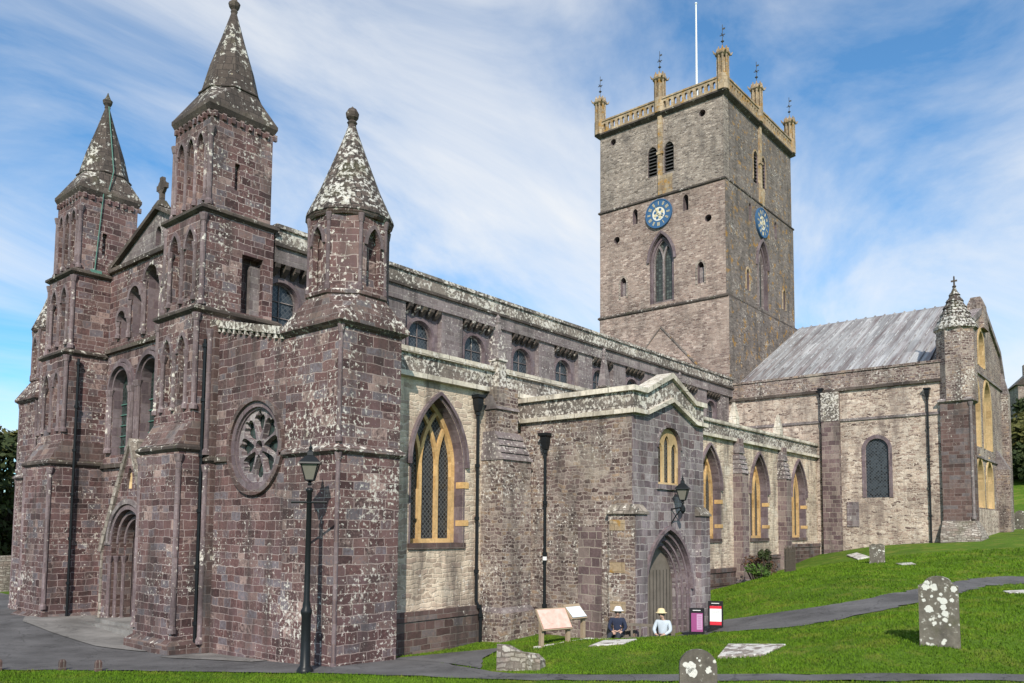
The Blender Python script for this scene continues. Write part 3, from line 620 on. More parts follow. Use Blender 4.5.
# centre bay of the west front: recessed wall, portal, windows, arcade, gable
XF = 1.0; FC = FW(XF); c = -YC
mb = MB()
wins = [(c-2.38,1.45,6.25,8.85),(c,1.45,6.25,9.0),(c+2.38,1.45,6.25,8.85)]
wh = [arch(a, z0, w_, zs, w_/2, 10) for a, w_, z0, zs in wins]
arc = [(-2.35,.68,10.85,11.55),(-1.30,.86,10.75,12.25),(0,1.0,10.7,12.75),(1.30,.86,10.75,12.25),(2.35,.68,10.85,11.55)]
wa = [arch(c+a, z0, w_, zs, w_/2, 8) for a, w_, z0, zs in arc]
PD = arch(c, -.5, 1.5, 2.35, .75, 12)
mb.plate(FC, [(-YN0,-.5),(-YS1,-.5),(-YS1,13.75),(-YN0,13.75)], wh+wa+[arch(c, -.49, 1.9, 2.85, .95, 14)], 0, .45, 0, True, 1)
for z in (5.75, 10.35): mb.box(XF-.14, XF, YS1, YN0, z, z+.15, 2); mb.plate(FC, rect(-YN0,-YS1,z+.15,z+.4), (), -.02, 0.003, 0)
mb.box(XF+.45, XF+.6, YS1-.4, YN0+.4, 9.6, 13.75, 0)
for a, w_, z0, zs in wins:
    for t0, tt, d in ((0,.10,-.03),(.12,.12,-.16),(.27,.12,-.08)): mb.plate(FC, band(a, w_+2*t0, zs, w_/2+t0*1.15, tt, None, 12), (), d, .02, 1)
    for s_ in (-1, 1):
        for q in (.10,.30): 
            p = P(FC, a+s_*(w_/2+q), 0, -.05); roll(mb, p[0], p[1], z0+.1, zs, .085, 3, 8)
for a, w_, z0, zs in arc:
    mb.plate(FC, band(c+a, w_, zs, w_/2, .15, None, 10), (), -.18, .02, 3)
    for s_ in (-1, 1):
        p = P(FC, c+a+s_*(w_/2+.13), 0, -.06); roll(mb, p[0], p[1], z0+.02, zs+.02, .075, 3, 8)
part('front_wall', mb, [M['ashlar'], M['reveal'], M['dark_trim'], M['shaft']])
for a, w_, z0, zs in wins:
    mb = MB(); mb.plate(FC, arch(a, z0-.02, w_+.1, zs, w_/2+.05, 10), (), .36, .4, 0); g = part('west_window', mb, M['leaded_green'])
    mb = MB()
    mb.plate(FC, rect(a-.02,a+.02,z0,zs+w_/2), (), .30, .35, 0)
    for k in range(5): mb.plate(FC, rect(a-w_/2,a+w_/2,z0+.35+.42*k,z0+.38+.42*k), (), .31, .35, 0)
    part('window_bar', mb, M['verdigris'], g)
# gable
mb = MB(); mb.plate(FC, [(-YN0,13.75),(-YS1,13.75),(c,15.40)], [arch(c, 14.05, .42, 14.5, .3, 7)], .06, .5, 0, True, 1); mb.box(XF+.5,XF+.6,YC-.5,YC+.5,13.9,14.9,0)
mb.box(XF-.14, XF+.06, YS1, YN0, 13.66, 13.82, 2)
g = part('gable', mb, [M['clere_grey'], M['reveal'], M['dark_trim']])
mb = MB(); mb.plate(FC, [(-YN0-.1,13.72),(c,15.42),(-YS1+.1,13.72),(-YS1+.1,13.92),(c,15.58),(-YN0-.1,13.92)], (), -.12, .6, 0); part('coping', mb, M['dark_trim'], g)
mb = MB(); mb.loft([mb.sq(XF-.12,XF+.4,YC-.26,YC+.26,15.5), mb.sq(XF+.02,XF+.26,YC-.12,YC+.12,15.8)], 0); mb.box(XF+.07,XF+.21,YC-.10,YC+.10,15.8,16.7,0); mb.box(XF+.075,XF+.205,YC-.36,YC+.34,16.22,16.42,0)
mb.plate(FC, circ(c,16.32,.27,16), [circ(c,16.32,.18,16)], .08, .2, 0); part('gable_cross', mb, M['dark_trim'], g)
# portal: projecting gabled frame with round orders
XP = .38; FP = FW(XP); mb = MB()
po = arch(c, -.5, 2.9, 2.85, 1.45, 16)
mb.plate(FP, [(c-2.0,-.5),(c+2.0,-.5),(c+2.0,2.7),(c,6.5),(c-2.0,2.7)], [arch(c, -.49, 2.5, 2.85, 1.25, 16), arch(c, 4.85, .40, 5.22, .40, 6)], 0, .18, 0, True, 1)
mb.plate(FP, [(c-1.98,-.5),(c+1.98,-.5),(c+1.98,2.7),(c,6.45),(c-1.98,2.7)], [arch(c, -.49, 2.16, 2.85, 1.08, 16)], .18, .38, 0, False, 1)
mb.plate(FP, [(c-1.96,-.5),(c+1.96,-.5),(c+1.96,2.7),(c,6.45),(c-1.96,2.7)], [arch(c, -.49, 1.82, 2.85, .91, 16)], .38, .62, 0, False, 1)
mb.plate(FP, band(c, 2.9, 2.85, 1.45, .16, None, 18), (), -.08, .02, 2)
mb.plate(FP, band(c, 2.5, 2.85, 1.25, .13, None, 18), (), -.035, .05, 3)
mb.plate(FP, band(c, 2.16, 2.85, 1.08, .12, None, 18), (), .14, .22, 3)
mb.plate(FP, band(c, 1.82, 2.85, .91, .11, None, 18), (), .33, .42, 3)
for hw_, d in ((1.30,-.02),(1.15,.16),(.97,.35)):
    for s_ in (-1, 1): p = P(FP, c+s_*hw_, 0, d); roll(mb, p[0], p[1], 0, 2.4, .075, 3, 8)
mb.box(XP-.05, XP+.03, YC-2.05, YC-1.3, 2.8, 2.92, 2); mb.box(XP-.05, XP+.03, YC+1.3, YC+2.05, 2.8, 2.92, 2)
pt = part('portal', mb, [M['ashlar'], M['ashlar_dark'], M['clere_grey'], M['shaft']], label='round arched west portal under a steep little gable')
mb = MB(); mb.plate(FP, strip([(c-2.08,2.55),(c-1.0,4.7),(c,6.56),(c+1.0,4.7),(c+2.08,2.55)], .24), (), -.10, .5, 0)
mb.plate(FP, strip([(c-2.0,2.7),(c-2.0,-.3)], .14), (), -.05, .06, 0); mb.plate(FP, strip([(c+2.0,2.7),(c+2.0,-.3)], .14), (), -.05, .06, 0)
part('portal_coping', mb, M['coping_grey'], pt)
mb = MB(); mb.plate(FP, arch(c, -.5, 1.9, 2.85, .95, 14), (), .75, .85, 0)
for k in range(7): mb.plate(FP, rect(c-.86+.27*k, c-.86+.27*k+.02, -.3, 3.0), (), .74, .76, 1)
part('door', mb, [M['oak'], M['hole']], pt)
mb = MB(); mb.plate(FP, arch(c, 4.83, .46, 5.22, .43, 6), (), .15, .17, 0); mb.lathe(XP+.1, YC, [(.12,4.85),(.10,5.1),(.07,5.3),(.08,5.38),(.03,5.45)], 8, 1); part('niche', mb, [M['hole'], M['yellow_pale']], pt)
mb = MB(); mb.box(-.35,1.2,YC-2.6,YC+2.6,-.6,.02,0); mb.box(-.02,1.2,YC-1.4,YC+1.4,0,.14,0); part('step', mb, M['paving'], pt)

# south aisle wall with its pointed windows
YA = 1.04; FSA = FS(YA)
WX = [4.62, 23.1, 28.95, 34.75]; WW, WS, WSP, WR = 2.25, 3.05, 5.45, 2.12
mb = MB()
mb.plate(FSA, rect(2.0, 38.0, -.6, 8.05), [arch(x, WS, WW, WSP, WR, 12) for x in WX], 0, .75, 0, True, 1)
mb.plate(FSA, rect(2.0, 38.0, .78, 1.06), (), -.14, .01, 2); mb.plate(FSA, rect(2.0,38.0,-.6,.78), (), -.10, .01, 3)
for xa_, xb_, zt_ in ((13.2,19.6,1.5),(20.6,25.7,1.62),(26.55,31.55,2.15),(32.4,38.0,2.7)):
    mb.plate(FSA, rect(xa_,xb_,1.06,zt_-.2), (), -.10, .01, 3); mb.plate(FSA, rect(xa_,xb_,zt_-.2,zt_), (), -.15, .01, 2)
part('aisle_wall', mb, [M['tan_smooth'], M['reveal'], M['plinth'], M['plinth']], label='cream rubble south aisle wall with pointed windows')
mb = MB(); mb.plate(FSA, rect(2.1,38.0,8.05,8.20), (), -.20, .5, 1); mb.plate(FSA, rect(2.1,38.0,8.20,8.78), (), -.04, .5, 0); mb.plate(FSA, rect(2.1,38.0,8.78,8.95), (), -.14, .6, 1)
part('parapet', mb, [M['parapet'], M['coping']])
mb = MB(); mb.add([(2.1,1.5,8.3),(38,1.5,8.3),(38,6.8,9.9),(2.1,6.8,9.9)], [(0,1,2,3)]); part('aisle_roof', mb, M['lead'])
def tracery(F, a, w_, z0, zs, rise, nl, d, mat, glassm, bw=.13, parent=None, name='tracery'):
    h = w_/2; Rr = (h*h+rise*rise)/(2*h); mb = MB(); e = .0
    mb.plate(F, band(a, w_-2*bw, zs, rise-bw*1.2, bw+.03, z0, 12), (), d-.012, d+.16, 0)
    mb.plate(F, rect(a-h, a+h, z0-.02, z0+bw), (), d-.02, d+.16, 0)
    for i in range(1, nl):
        ai = a-h+w_*i/nl; e += .004
        mb.plate(F, rect(ai-bw/2, ai+bw/2, z0, zs), (), d+e, d+.15-e, 0)
        for sg in (1, -1):
            dd = (h-(ai-a)*sg)       # distance to the arch side it leans to
            mid = dd/2; th = math.acos(max(-1, (Rr-mid)/Rr)); e += .004
            path = [(ai+sg*(Rr-Rr*math.cos(th*k/8)), zs+Rr*math.sin(th*k/8)) for k in range(9)]
            mb.plate(F, strip(path, bw*.92), (), d+e, d+.15-e, 0)
    tr = part(name, mb, mat, parent)
    return tr
def hood(mb, F, a, w_, zs, rise, mi=0, t=.13, pr=.14, drop=.0): mb.plate(F, band(a, w_, zs, rise, t, zs-drop if drop else None, 14), (), -pr, .02, mi)
def aisle_window(F, x):
    mb = MB(); hood(mb, F, x, WW+.14, WSP, WR+.08, 0, .10, .13)
    mb.plate(F, band(x, WW+.02, WSP, WR+.01, .06, WS, 14), (), -.02, .02, 0)
    # ochre quoin blocks let into the jambs
    for s_ in (-1, 1):
        for z, hh in (((WS+.55,.18),(WS+1.75,.2)) if s_ > 0 else ()):
            mb.plate(F, rect(min(x+s_*(WW/2-.015), x+s_*(WW/2+.24)), max(x+s_*(WW/2-.015), x+s_*(WW/2+.24)), z, z+hh), (), -.035, .30, 2)
    mb.plate(F, rect(x-WW/2-.1, x+WW/2+.1, WS-.16, WS+.02), (), -.06, .45, 1)
    wn = part('aisle_window', mb, [M['reveal'], M['plinth'], M['yellow']])
    tracery(F, x, WW-.06, WS+.02, WSP, WR-.03, 3, .40, M['yellow'], None, .13, wn)
    mb = MB(); mb.plate(F, arch(x, WS, WW+.05, WSP, WR+.03, 12), (), .52, .56, 0); part('glass', mb, M['leaded'], wn)
for x in WX: aisle_window(FSA, x)
# buttresses and their pinnacles
def buttress(x0, x1, deep, mid, pin=True, zlow=5.7, steps=True, big=False):
    mb = MB(); y0 = YA-deep; y1 = YA-mid
    mb.box(x0-.10, x1+.10, y0-.12, YA, -.6, .85, 0); mb.loft([mb.sq(x0-.10,x1+.10,y0-.12,YA,.85), mb.sq(x0,x1,y0,YA,1.02)], 1)
    mb.box(x0, x1, y0, YA-.0, .9, zlow, 0)
    n_ = 4                                    # stepped weathering
    for k in range(n_):
        t0 = k/n_; t1 = (k+1)/n_; ya = y0+(y1-y0)*t0; yb = y0+(y1-y0)*t1; z = zlow+k*.24
        mb.loft([mb.sq(x0-.03+.12*t0*big,x1+.03-.12*t0*big,ya-.06,YA,z), mb.sq(x0-.03+.12*t0*big,x1+.03-.12*t0*big,ya-.03,YA,z+.06), mb.sq(x0+.1*t0*big,x1-.1*t0*big,yb,YA,z+.24)], 1)
    dx = .18 if big else .1
    mb.box(x0+dx, x1-dx, y1, YA, zlow+.9, 8.2, 0)
    mb.loft([mb.sq(x0+dx-.05,x1-dx+.05,y1-.06,YA,7.45), mb.sq(x0+dx,x1-dx,YA-.28,YA,7.95)], 1)
    o = part('buttress', mb, [M['mixed'] if big else M['quoin'], M['clere_grey']])
    if pin:
        xm = (x0+x1)/2; yp = YA-.06; mb = MB(); r = .27
        mb.box(xm-.19, xm+.19, yp-.2, yp+.2, 8.0, 9.15, 0); mb.loft([mb.sq(xm-.23,xm+.23,yp-.24,yp+.24,9.15), mb.sq(xm-.23,xm+.23,yp-.24,yp+.24,9.22)], 0)
        mb.loft([mb.sq(xm-.19,xm+.19,yp-.18,yp+.2,9.22), mb.sq(xm-.05,xm+.05,yp-.04,yp+.06,10.45)], 1); mb.lathe(xm, yp+.02, [(.06,10.43),(.1,10.5),(.06,10.56),(.09,10.66),(.01,10.78)], 8, 1)
        part('pinnacle', mb, [M['parapet'], M['clere_grey']], o)
    return o
buttress(6.6, 8.05, .95, .5, True, 5.75, big=True)
buttress(13.3, 14.3, .8, .4, True, 5.6)
buttress(19.6, 20.6, .9, .4, True, 5.6)
buttress(25.75, 26.5, .5, .3, False, 6.4)
buttress(31.6, 32.35, .5, .3, False, 6.4)
for x in (26.05, 31.9):
    mb = MB(); mb.box(x-.2,x+.2,YA-.16,YA+.24,8.95,9.3,0); mb.loft([mb.sq(x-.2,x+.2,YA-.16,YA+.24,9.3), mb.sq(x-.06,x+.06,YA-.02,YA+.1,10.1)], 0); part('pinnacle', mb, M['coping'])
downpipe([(6.28,YA-.13,7.45),(6.28,YA-.13,1.2),(6.36,YA-.26,.95),(6.36,YA-.26,-.1)])

# nave clerestory
YV = 6.56; FV = FS(YV); mb = MB()
cw = [2.74+3.25*k for k in range(11)]
mb.plate(FS(YV+.34), rect(2.2, 38.4, 8.2, 12.5), [arch(x, 10.05, 1.3, 11.25, .65, 10) for x in cw], 0, .5, 0, True, 1)
for k in range(-1, 11):
    x = 2.74+1.625+3.25*k
    a0, a1 = max(x-.62, 2.2), min(x+.62, 38.2)
    if a1 > a0: mb.plate(FV, rect(a0, a1, 8.2, 12.45), (), .10, .335, 3)
part('clerestory_wall', mb, [M['clere'], M['reveal'], M['dark_trim'], M['clere_grey']])
mb = MB()
for x in cw:
    for q in range(5):
        xx = x-.78+.39*q
        mb = MB(); mb.loft([[(xx-.09,YV+.0,12.30),(xx+.09,YV+.0,12.30),(xx+.09,YV+.34,12.05),(xx-.09,YV+.34,12.05)], mb.sq(xx-.09,xx+.09,YV-.02,YV+.34,12.44)], 0); part('corbel', mb, M['dark_trim'])
mb = MB(); mb.plate(FV, rect(2.2,38.0,12.45,13.0), (), 0.0, .6, 2); mb.plate(FV, rect(2.2,38.0,13.0,13.1), (), -.10, .5, 1); mb.plate(FV, rect(2.2,38.0,13.1,13.62), (), -.02, .5, 0); mb.plate(FV, rect(2.2,38.0,13.62,13.76), (), -.10, .55, 3)
part('parapet', mb, [M['parapet'], M['dark_trim'], M['clere_grey'], M['parapet']])
for x in cw:
    mb = MB(); F = FS(YV+.34); mb.plate(F, band(x,1.32,11.25,.66,.13,10.05,12), (), -.05, .02, 0); wn = part('clerestory_window', mb, M['reveal'])
    mb = MB(); mb.plate(F, arch(x, 10.03, 1.35, 11.25, .68, 10), (), .20, .24, 0); part('glass', mb, M['leaded_blue'], wn)
    mb = MB(); mb.plate(F, band(x,1.18,11.25,.59,.05,10.05,12), (), .14, .19, 0)
    for z in (10.7, 11.25): mb.plate(F, rect(x-.62,x+.62,z,z+.03), (), .155, .19, 0)
    mb.plate(F, rect(x-.015,x+.015,10.05,11.88), (), .16, .19, 0); part('window_bar', mb, M['clere_grey'], wn)
mb = MB(); mb.box(2.3,38.4,YV+.9,18.6,7,13.2,0); mb.loft([[(1.6,YV+.5,13.3),(38.6,YV+.5,13.3),(38.6,18.6,13.3),(1.6,18.6,13.3)], [(1.6,12.4,14.3),(38.6,12.4,14.3),(38.6,12.7,14.3),(1.6,12.7,14.3)]], 1)
mb.box(2.1,38,18.9,24,-.5,8.6,0)
part('nave_roof', mb, [M['clere_grey'], M['lead']])

# crossing tower
mb = MB(); TX0, TX1, TY0, TY1 = 38.4, 51.2, 6.98, 17.7
ctr = 12.3; FT = FW(TX0); FTS = FS(TY0)
FT2, FTS2 = FW(TX0+.05), FS(TY0+.18); FT3, FTS3 = FW(TX0+.1), FS(TY0+.30)
bw_ = lambda a, z0, w_, zs, r_: arch(a, z0, w_, zs, r_, 9)
sx = 44.7
w2 = [bw_(-ctr+.05,20.15,2.0,23.3,2.05), bw_(-14.5,26.6,.42,27.5,.3), bw_(-10.25,26.6,.42,27.5,.3), bw_(-15.55,21.2,.5,22.3,.4), bw_(-9.1,21.0,.5,22.2,.4), circ(-16.15,25.75,.27,10), circ(-8.5,25.6,.27,10)]
s2 = [bw_(sx,20.15,2.0,23.3,2.05), bw_(42.6,26.3,.42,27.4,.3), bw_(47.4,26.3,.42,27.4,.3), bw_(42.0,21.0,.5,22.2,.4), bw_(48.9,21.0,.5,22.2,.4)]
w3 = [bw_(-13.0,29.9,.78,31.7,.5), bw_(-11.6,29.9,.78,31.7,.5), circ(-16.5,33.7,.26,10), circ(-8.9,33.5,.26,10)]
s3 = [bw_(sx-.72,29.7,.78,31.7,.5), bw_(sx+.72,29.7,.78,31.7,.5)]
mb.box(TX0, TX1-.12, TY0+.01, TY1, 8, 19.75, 0); mb.plate(FTS, rect(TX0+.02,TX1-.14,8,19.74), (), 0, .3, 2)
T = .5
mb.plate(FT2, rect(-TY1,-(TY0+.18),19.75,28.2), w2, 0, T, 0, False, 3); mb.plate(FTS2, rect(TX0+.05+T,TX1-.05,19.75,28.2), s2, 0, T, 2, False, 3)
mb.plate(FT3, rect(-(TY1+.02),-(TY0+.30),28.2,34.4), w3, 0, T, 1, False, 3); mb.plate(FTS3, rect(TX0+.1+T,TX1-.05,28.2,34.4), s3, 0, T, 2, False, 3)
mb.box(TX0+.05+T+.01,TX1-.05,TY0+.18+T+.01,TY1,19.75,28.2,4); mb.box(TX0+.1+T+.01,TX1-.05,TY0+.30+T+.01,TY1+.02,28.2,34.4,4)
mb.box(TX0+.6,TX1-.06,TY1-.02,TY1+.03,19.75,34.4,0); mb.box(TX1-.07,TX1,TY0+.32,TY1,19.75,34.4,0)
string(mb, TX0+.03, TX1-.03, TY0+.12, TY1, 19.72, .13, .2, 5); string(mb, TX0+.08, TX1-.05, TY0+.26, TY1, 28.16, .13, .2, 5)
# chevron scar of the older nave roof, and quoins up the near corner
mb.plate(FT, strip([(-ctr-2.2,16.0),(-ctr,18.3),(-ctr+3.3,14.7)], .13), (), -.07, .02, 2)
mb.box(TX0+.06,TX0+.8,TY0+.26,TY0+.32,28.3,34.4,1); mb.box(TX0+.02,TX0+.7,TY0+.15,TY0+.2,19.9,28.1,2)
tw = part('tower', mb, [M['tower_low'], M['tower_up'], M['tower_s'], M['reveal'], M['hole'], M['dark_trim'], M['tower_gold']])
tw['label'] = 'tall square rubble tower with a golden parapet and pinnacles'
# tower windows
for F, a in ((FT2, -ctr+.05), (FTS2, sx)):
    mb = MB(); mb.plate(F, band(a,2.02,23.3,2.06,.2,None,12), (), -.12, .02, 0); mb.plate(F, band(a,1.62,23.3,1.66,.17,20.15,12), (), .14, .3, 0)
    wn = part('tower_window', mb, M['reveal'])
    tracery(F, a, 1.72, 20.2, 23.3, 1.76, 2, .26, M['clere_grey'], None, .14, wn)
    mb = MB(); mb.plate(F, arch(a,20.1,2.05,23.3,2.1,10), (), .42, .46, 0); part('glass', mb, M['glass_strip'], wn)
for F, aa, ym in ((FT3, (-13.0,-11.6), -12.3), (FTS3, (sx-.72, sx+.72), sx)):
    for a in aa:
        mb = MB(); mb.plate(F, band(a,.8,31.7,.52,.12,29.9,9), (), -.04, .02, 0)
        for k in range(9):
            z = 29.95+k*.26
            mb.add([P(F,a-.39,z,.06),P(F,a+.39,z,.06),P(F,a+.39,z+.2,.32),P(F,a-.39,z+.2,.32),P(F,a-.39,z+.04,.06),P(F,a+.39,z+.04,.06),P(F,a+.39,z+.24,.32),P(F,a-.39,z+.24,.32)], [(0,1,2,3),(4,7,6,5),(0,4,5,1)], 1)
        part('belfry_window', mb, [M['tower_gold'] if F is FTS3 else M['tower_up'], M['louvre']])
    mb = MB(); mb.plate(F, rect(ym-.17,ym+.17,28.3,34.4), (), -.16, .02, 0); mb.plate(F, rect(ym+.2,ym+.95,28.32,29.75), (), -.015, .01, 0); mb.plate(F, rect(ym-.26,ym+.26,31.4,31.6), (), -.22, .02, 0)
    part('pilaster', mb, M['tower_gold'], label='golden lichened strip running up between the belfry windows')
for F, a, z in ((FT2,-15.55,22.2),(FT2,-9.1,22.1),(FTS2,42.0,22.1),(FTS2,48.9,22.1)):
    mb = MB(); mb.plate(F, band(a,.52,z+.05,.42,.14,z-1.15,8), (), -.05, .02, 0); mb.plate(F, rect(a-.2,a+.2,z-1.1,z+.1), (), .2, .25, 1); part('niche_frame', mb, [M['tower_up'] if F is FT2 else M['tower_gold'], M['clere_grey']])
# clocks
def clock(F, a, z, r):
    mb = MB(); mb.plate(F, circ(a,z,r,40), [circ(a,z,r*.52,32)], -.14, .02, 0); mb.plate(F, circ(a,z,r+.06,40), [circ(a,z,r-.02,40)], -.17, .02, 0)
    mb.plate(F, circ(a,z,r*.53,32), (), -.10, .02, 1)
    for k in range(12):                                    # roman hour marks: pale strokes radiating on the blue ring
        t = R(30*k); ca, sa = math.cos(t), math.sin(t)
        ns = (2,3,2,1,2,3,2,3,2,3,1,2)[k]
        for j in range(ns):
            o = (j-(ns-1)/2)*.075*r/1.03
            pts = [(a+ra_*ca-o_*sa, z+ra_*sa+o_*ca) for ra_, o_ in ((r*.64,o-.018),(r*.9,o-.018),(r*.9,o+.018),(r*.64,o+.018))]
            mb.plate(F, pts, (), -.155, -.13, 2)
    for k in range(8):                                     # quatrefoil centre work
        t = R(45*k+22.5); mb.plate(F, circ(a+r*.30*math.cos(t), z+r*.30*math.sin(t), r*.105, 10), (), -.125, -.09, 0 if k % 2 else 2)
    o = part('clock', mb, [M['blue'], M['dialw'], M['gold']])
    mb = MB()
    for ang, L, wd in ((118, .82, .05), (-28, .52, .08)):
        t = R(ang); ca, sa = math.cos(t), math.sin(t)
        mb.plate(F, [(a-.15*ca-wd*sa*.5, z-.15*sa+wd*ca*.5),(a-.15*ca+wd*sa*.5, z-.15*sa-wd*ca*.5),(a+L*r*ca, z+L*r*sa)], (), -.19, -.17, 0)
    part('clock_hands', mb, M['gold'], o)
clock(FT2, -12.42, 26.88, 1.04); clock(FTS2, 44.6, 26.75, 1.08)
# parapet: golden cornice, pierced balustrade, pinnacles with vanes
mb = MB(); x0, x1, y0, y1 = TX0+.1, TX1-.05, TY0+.30, TY1+.02
mb.loft([mb.sq(x0-.02,x1+.02,y0-.02,y1+.02,34.3), mb.sq(x0-.32,x1+.32,y0-.32,y1+.32,34.5), mb.sq(x0-.32,x1+.32,y0-.32,y1+.32,34.62)], 1)
def balus(F, a0, a1):
    n_ = int((a1-a0)/.42); st_ = (a1-a0)/n_
    mb.plate(F, rect(a0,a1,34.62,35.52), [arch(a0+st_*(k+.5), 34.80, st_*.52, 35.22, .12, 4) for k in range(n_)], -.16, .06, 0)
    mb.plate(F, rect(a0,a1,35.52,35.64), (), -.22, .12, 0)
fw3 = FW(x0-.1); fs3 = FS(y0-.1)
pw = [-(y1-.05), -12.35, -(y0+.05)]; ps = [x0+.05, 44.4, x1-.2]
for aa, F in ((pw, fw3), (ps, fs3)):
    for a0, a1 in zip(aa[:-1], aa[1:]): balus(F, a0+.3, a1-.3)
mb.box(x1-.06,x1+.1,y0,y1,34.62,35.6,0); mb.box(x0,x1,y1-.06,y1+.1,34.62,35.6,0); mb.box(x0+.5,x1-.5,y0+.5,y1-.5,34.4,34.6,1)
part('tower_parapet', mb, [M['tower_gold'], M['dark_trim']])
def pinnacle(x, y, big=1.0):
    mb = MB(); r = .42*big
    mb.lathe(x, y, [(r*1.1,34.6),(r*1.1,35.7),(r*.95,35.78)], 8, 0, R(22.5))
    mb.lathe(x, y, [(r*.62,35.7),(r*.62,37.3)], 8, 0, R(22.5))
    for k in range(8):
        t = R(22.5+45*k); mb.lathe(x+r*.9*math.cos(t), y+r*.9*math.sin(t), [(.07,35.7),(.07,37.15),(.12,37.3),(.03,37.75)], 5, 0)
    mb.lathe(x, y, [(r*.8,37.05),(r*1.25,37.2),(r*1.3,37.32),(r*.9,37.4),(r*.7,37.6),(r*.2,37.75)], 8, 0, R(22.5))
    for k in range(4):
        t = R(45+90*k); ca, sa = math.cos(t), math.sin(t); mb.tube([(x+r*1.0*ca,y+r*1.0*sa,37.25),(x+r*1.5*ca,y+r*1.5*sa,37.3),(x+r*1.75*ca,y+r*1.75*sa,37.5)], [.09,.07,.02], 5, 0)
    o = part('pinnacle', mb, M['tower_gold'])
    mb = MB(); mb.tube([(x,y,37.6),(x,y,39.5)], .022, 6, 0); mb.lathe(x, y, [(.03,38.15),(.13,38.25),(.03,38.35)], 6, 0)
    mb.box(x-.015,x+.015,y-.2,y+.2,38.7,38.75,0); mb.box(x-.2,x+.2,y-.015,y+.015,38.71,38.76,0); mb.box(x-.01,x+.01,y-.2,y+.01,39.1,39.22,0); part('weather_vane', mb, M['louvre'], o)
for x, y in ((x0,y0),(x0,12.35),(x0,y1),(44.4,y0),(x1-.1,y0),(x1-.1,y1),(x1-.1,12.35),(44.4,y1)): pinnacle(x, y)
mb = MB(); mb.tube([(44,12.1,34.5),(44,12.1,46.0)], [.11,.06], 8); mb.lathe(44,12.1,[(.03,45.95),(.1,46.05),(.1,46.12),(.02,46.2)],8); part('flagpole', mb, M['white'])

# south transept
TRX = 38.0; FR = FW(TRX); mb = MB(); SY = -6.2
mb.plate(FR, rect(-7.3, -SY, 1.0, 12.2), [arch(2.55, 5.5, 1.3, 8.4, .65, 12)], 0, .6, 0, True, 1)
mb.box(TRX+.6, 58.2, SY+.6, 7.0, 1.0, 12.2, 0)
mb.plate(FR, rect(-7.2, -SY, 10.25, 10.4), (), -.08, .01, 2)
mb.plate(FR, rect(-.6, .46, 1.0, 12.05), (), -.32, .01, 3); mb.plate(FR, rect(-.62,.48,10.3,12.1), (), -.36, -.30, 4)
part('transept_wall', mb, [M['tan'], M['reveal'], M['clere_grey'], M['quoin'], M['parapet']], label='cream rubble west wall of the south transept')
mb = MB(); mb.plate(FR, rect(-7.0,-SY,12.15,12.32), (), -.16, .3, 1); mb.plate(FR, rect(-7.0,-SY,12.32,13.28), (), -.05, .5, 0); mb.plate(FR, rect(-7.0,-SY,13.28,13.42), (), -.12, .55, 0)
part('parapet', mb, [M['mixed'], M['dark_trim']])
mb = MB(); mb.plate(FR, band(2.55,1.32,8.4,.66,.2,5.5,12), (), -.04, .02, 0); wn = part('transept_window', mb, M['reveal'], label='round headed dark window in the transept wall')
mb = MB(); mb.plate(FR, arch(2.55,5.45,1.36,8.4,.68,12), (), .12, .16, 0); part('glass', mb, M['leaded_blue'], wn)
mb = MB(); mb.plate(FR, [(.75,3.75),(1.45,3.75),(1.45,5.25),(.75,5.25)], (), -.05, .02, 0); part('wall_tablet', mb, M['porch'])
# lead roof, ridge north-south
mb = MB(); RX, RZ2 = 51.7, 20.0
mb.loft([[(38.45,7.0,13.0),(38.45,-5.2,13.0),(58.2,-5.2,14.0),(58.2,7.0,14.0)], [(RX-.05,7.0,RZ2),(RX-.05,-4.6,RZ2),(RX+.05,-4.6,RZ2),(RX+.05,7.0,RZ2)]], 0)
nr_ = 17
for k in range(nr_):
    y = 6.7-k*.7; mb.tube([(38.5,y,13.06),(RX,max(y,-4.5),RZ2+.04)], .075, 6, 0)
part('transept_roof', mb, M['lead'])
# south gable wall with ochre lancets
FG = FS(SY); mb = MB()
lan = [(47.4,9.2,2.6,12.2,1.9),(51.6,9.2,2.6,12.2,1.9),(48.2,5.1,2.2,6.9,1.5),(51.6,5.1,2.2,6.9,1.5),(50.0,14.9,1.9,16.2,1.2)]
mb.plate(FG, [(38.06,1.0),(58.4,1.0),(58.4,15.0),(57.2,16.9),(51.2,19.2),(40.0,14.6),(38.06,13.2)], [arch(a,z0,w_,zs,r_,8) for a,z0,w_,zs,r_ in lan], 0, .6, 0, True, 1)
mb.plate(FG, rect(43,58.3,3.0,5.0), (), -.06, .01, 3)
for z in (8.4,14.2): mb.plate(FG, rect(40,58.3,z,z+.15), (), -.12, .01, 2)
mb.plate(FG, strip([(40.0,14.8),(51.2,19.3),(57.2,17.0),(58.5,15.2)], .4), (), -.15, .7, 2)
mb.box(57.6,58.5,SY-.45,SY,1.0,14.0,0); mb.loft([mb.sq(57.6,58.5,SY-.45,SY+.4,14.0), mb.sq(57.9,58.2,SY-.1,SY+.1,15.6)], 2)
mb.box(54.5,55.6,SY-.8,SY,1.0,8.0,0); mb.loft([mb.sq(54.5,55.6,SY-.8,SY,8.0), mb.sq(54.5,55.6,SY-.05,SY,9.4)], 2)
part('transept_gable', mb, [M['mixed'], M['yellow_pale'], M['clere_grey'], M['tan']])
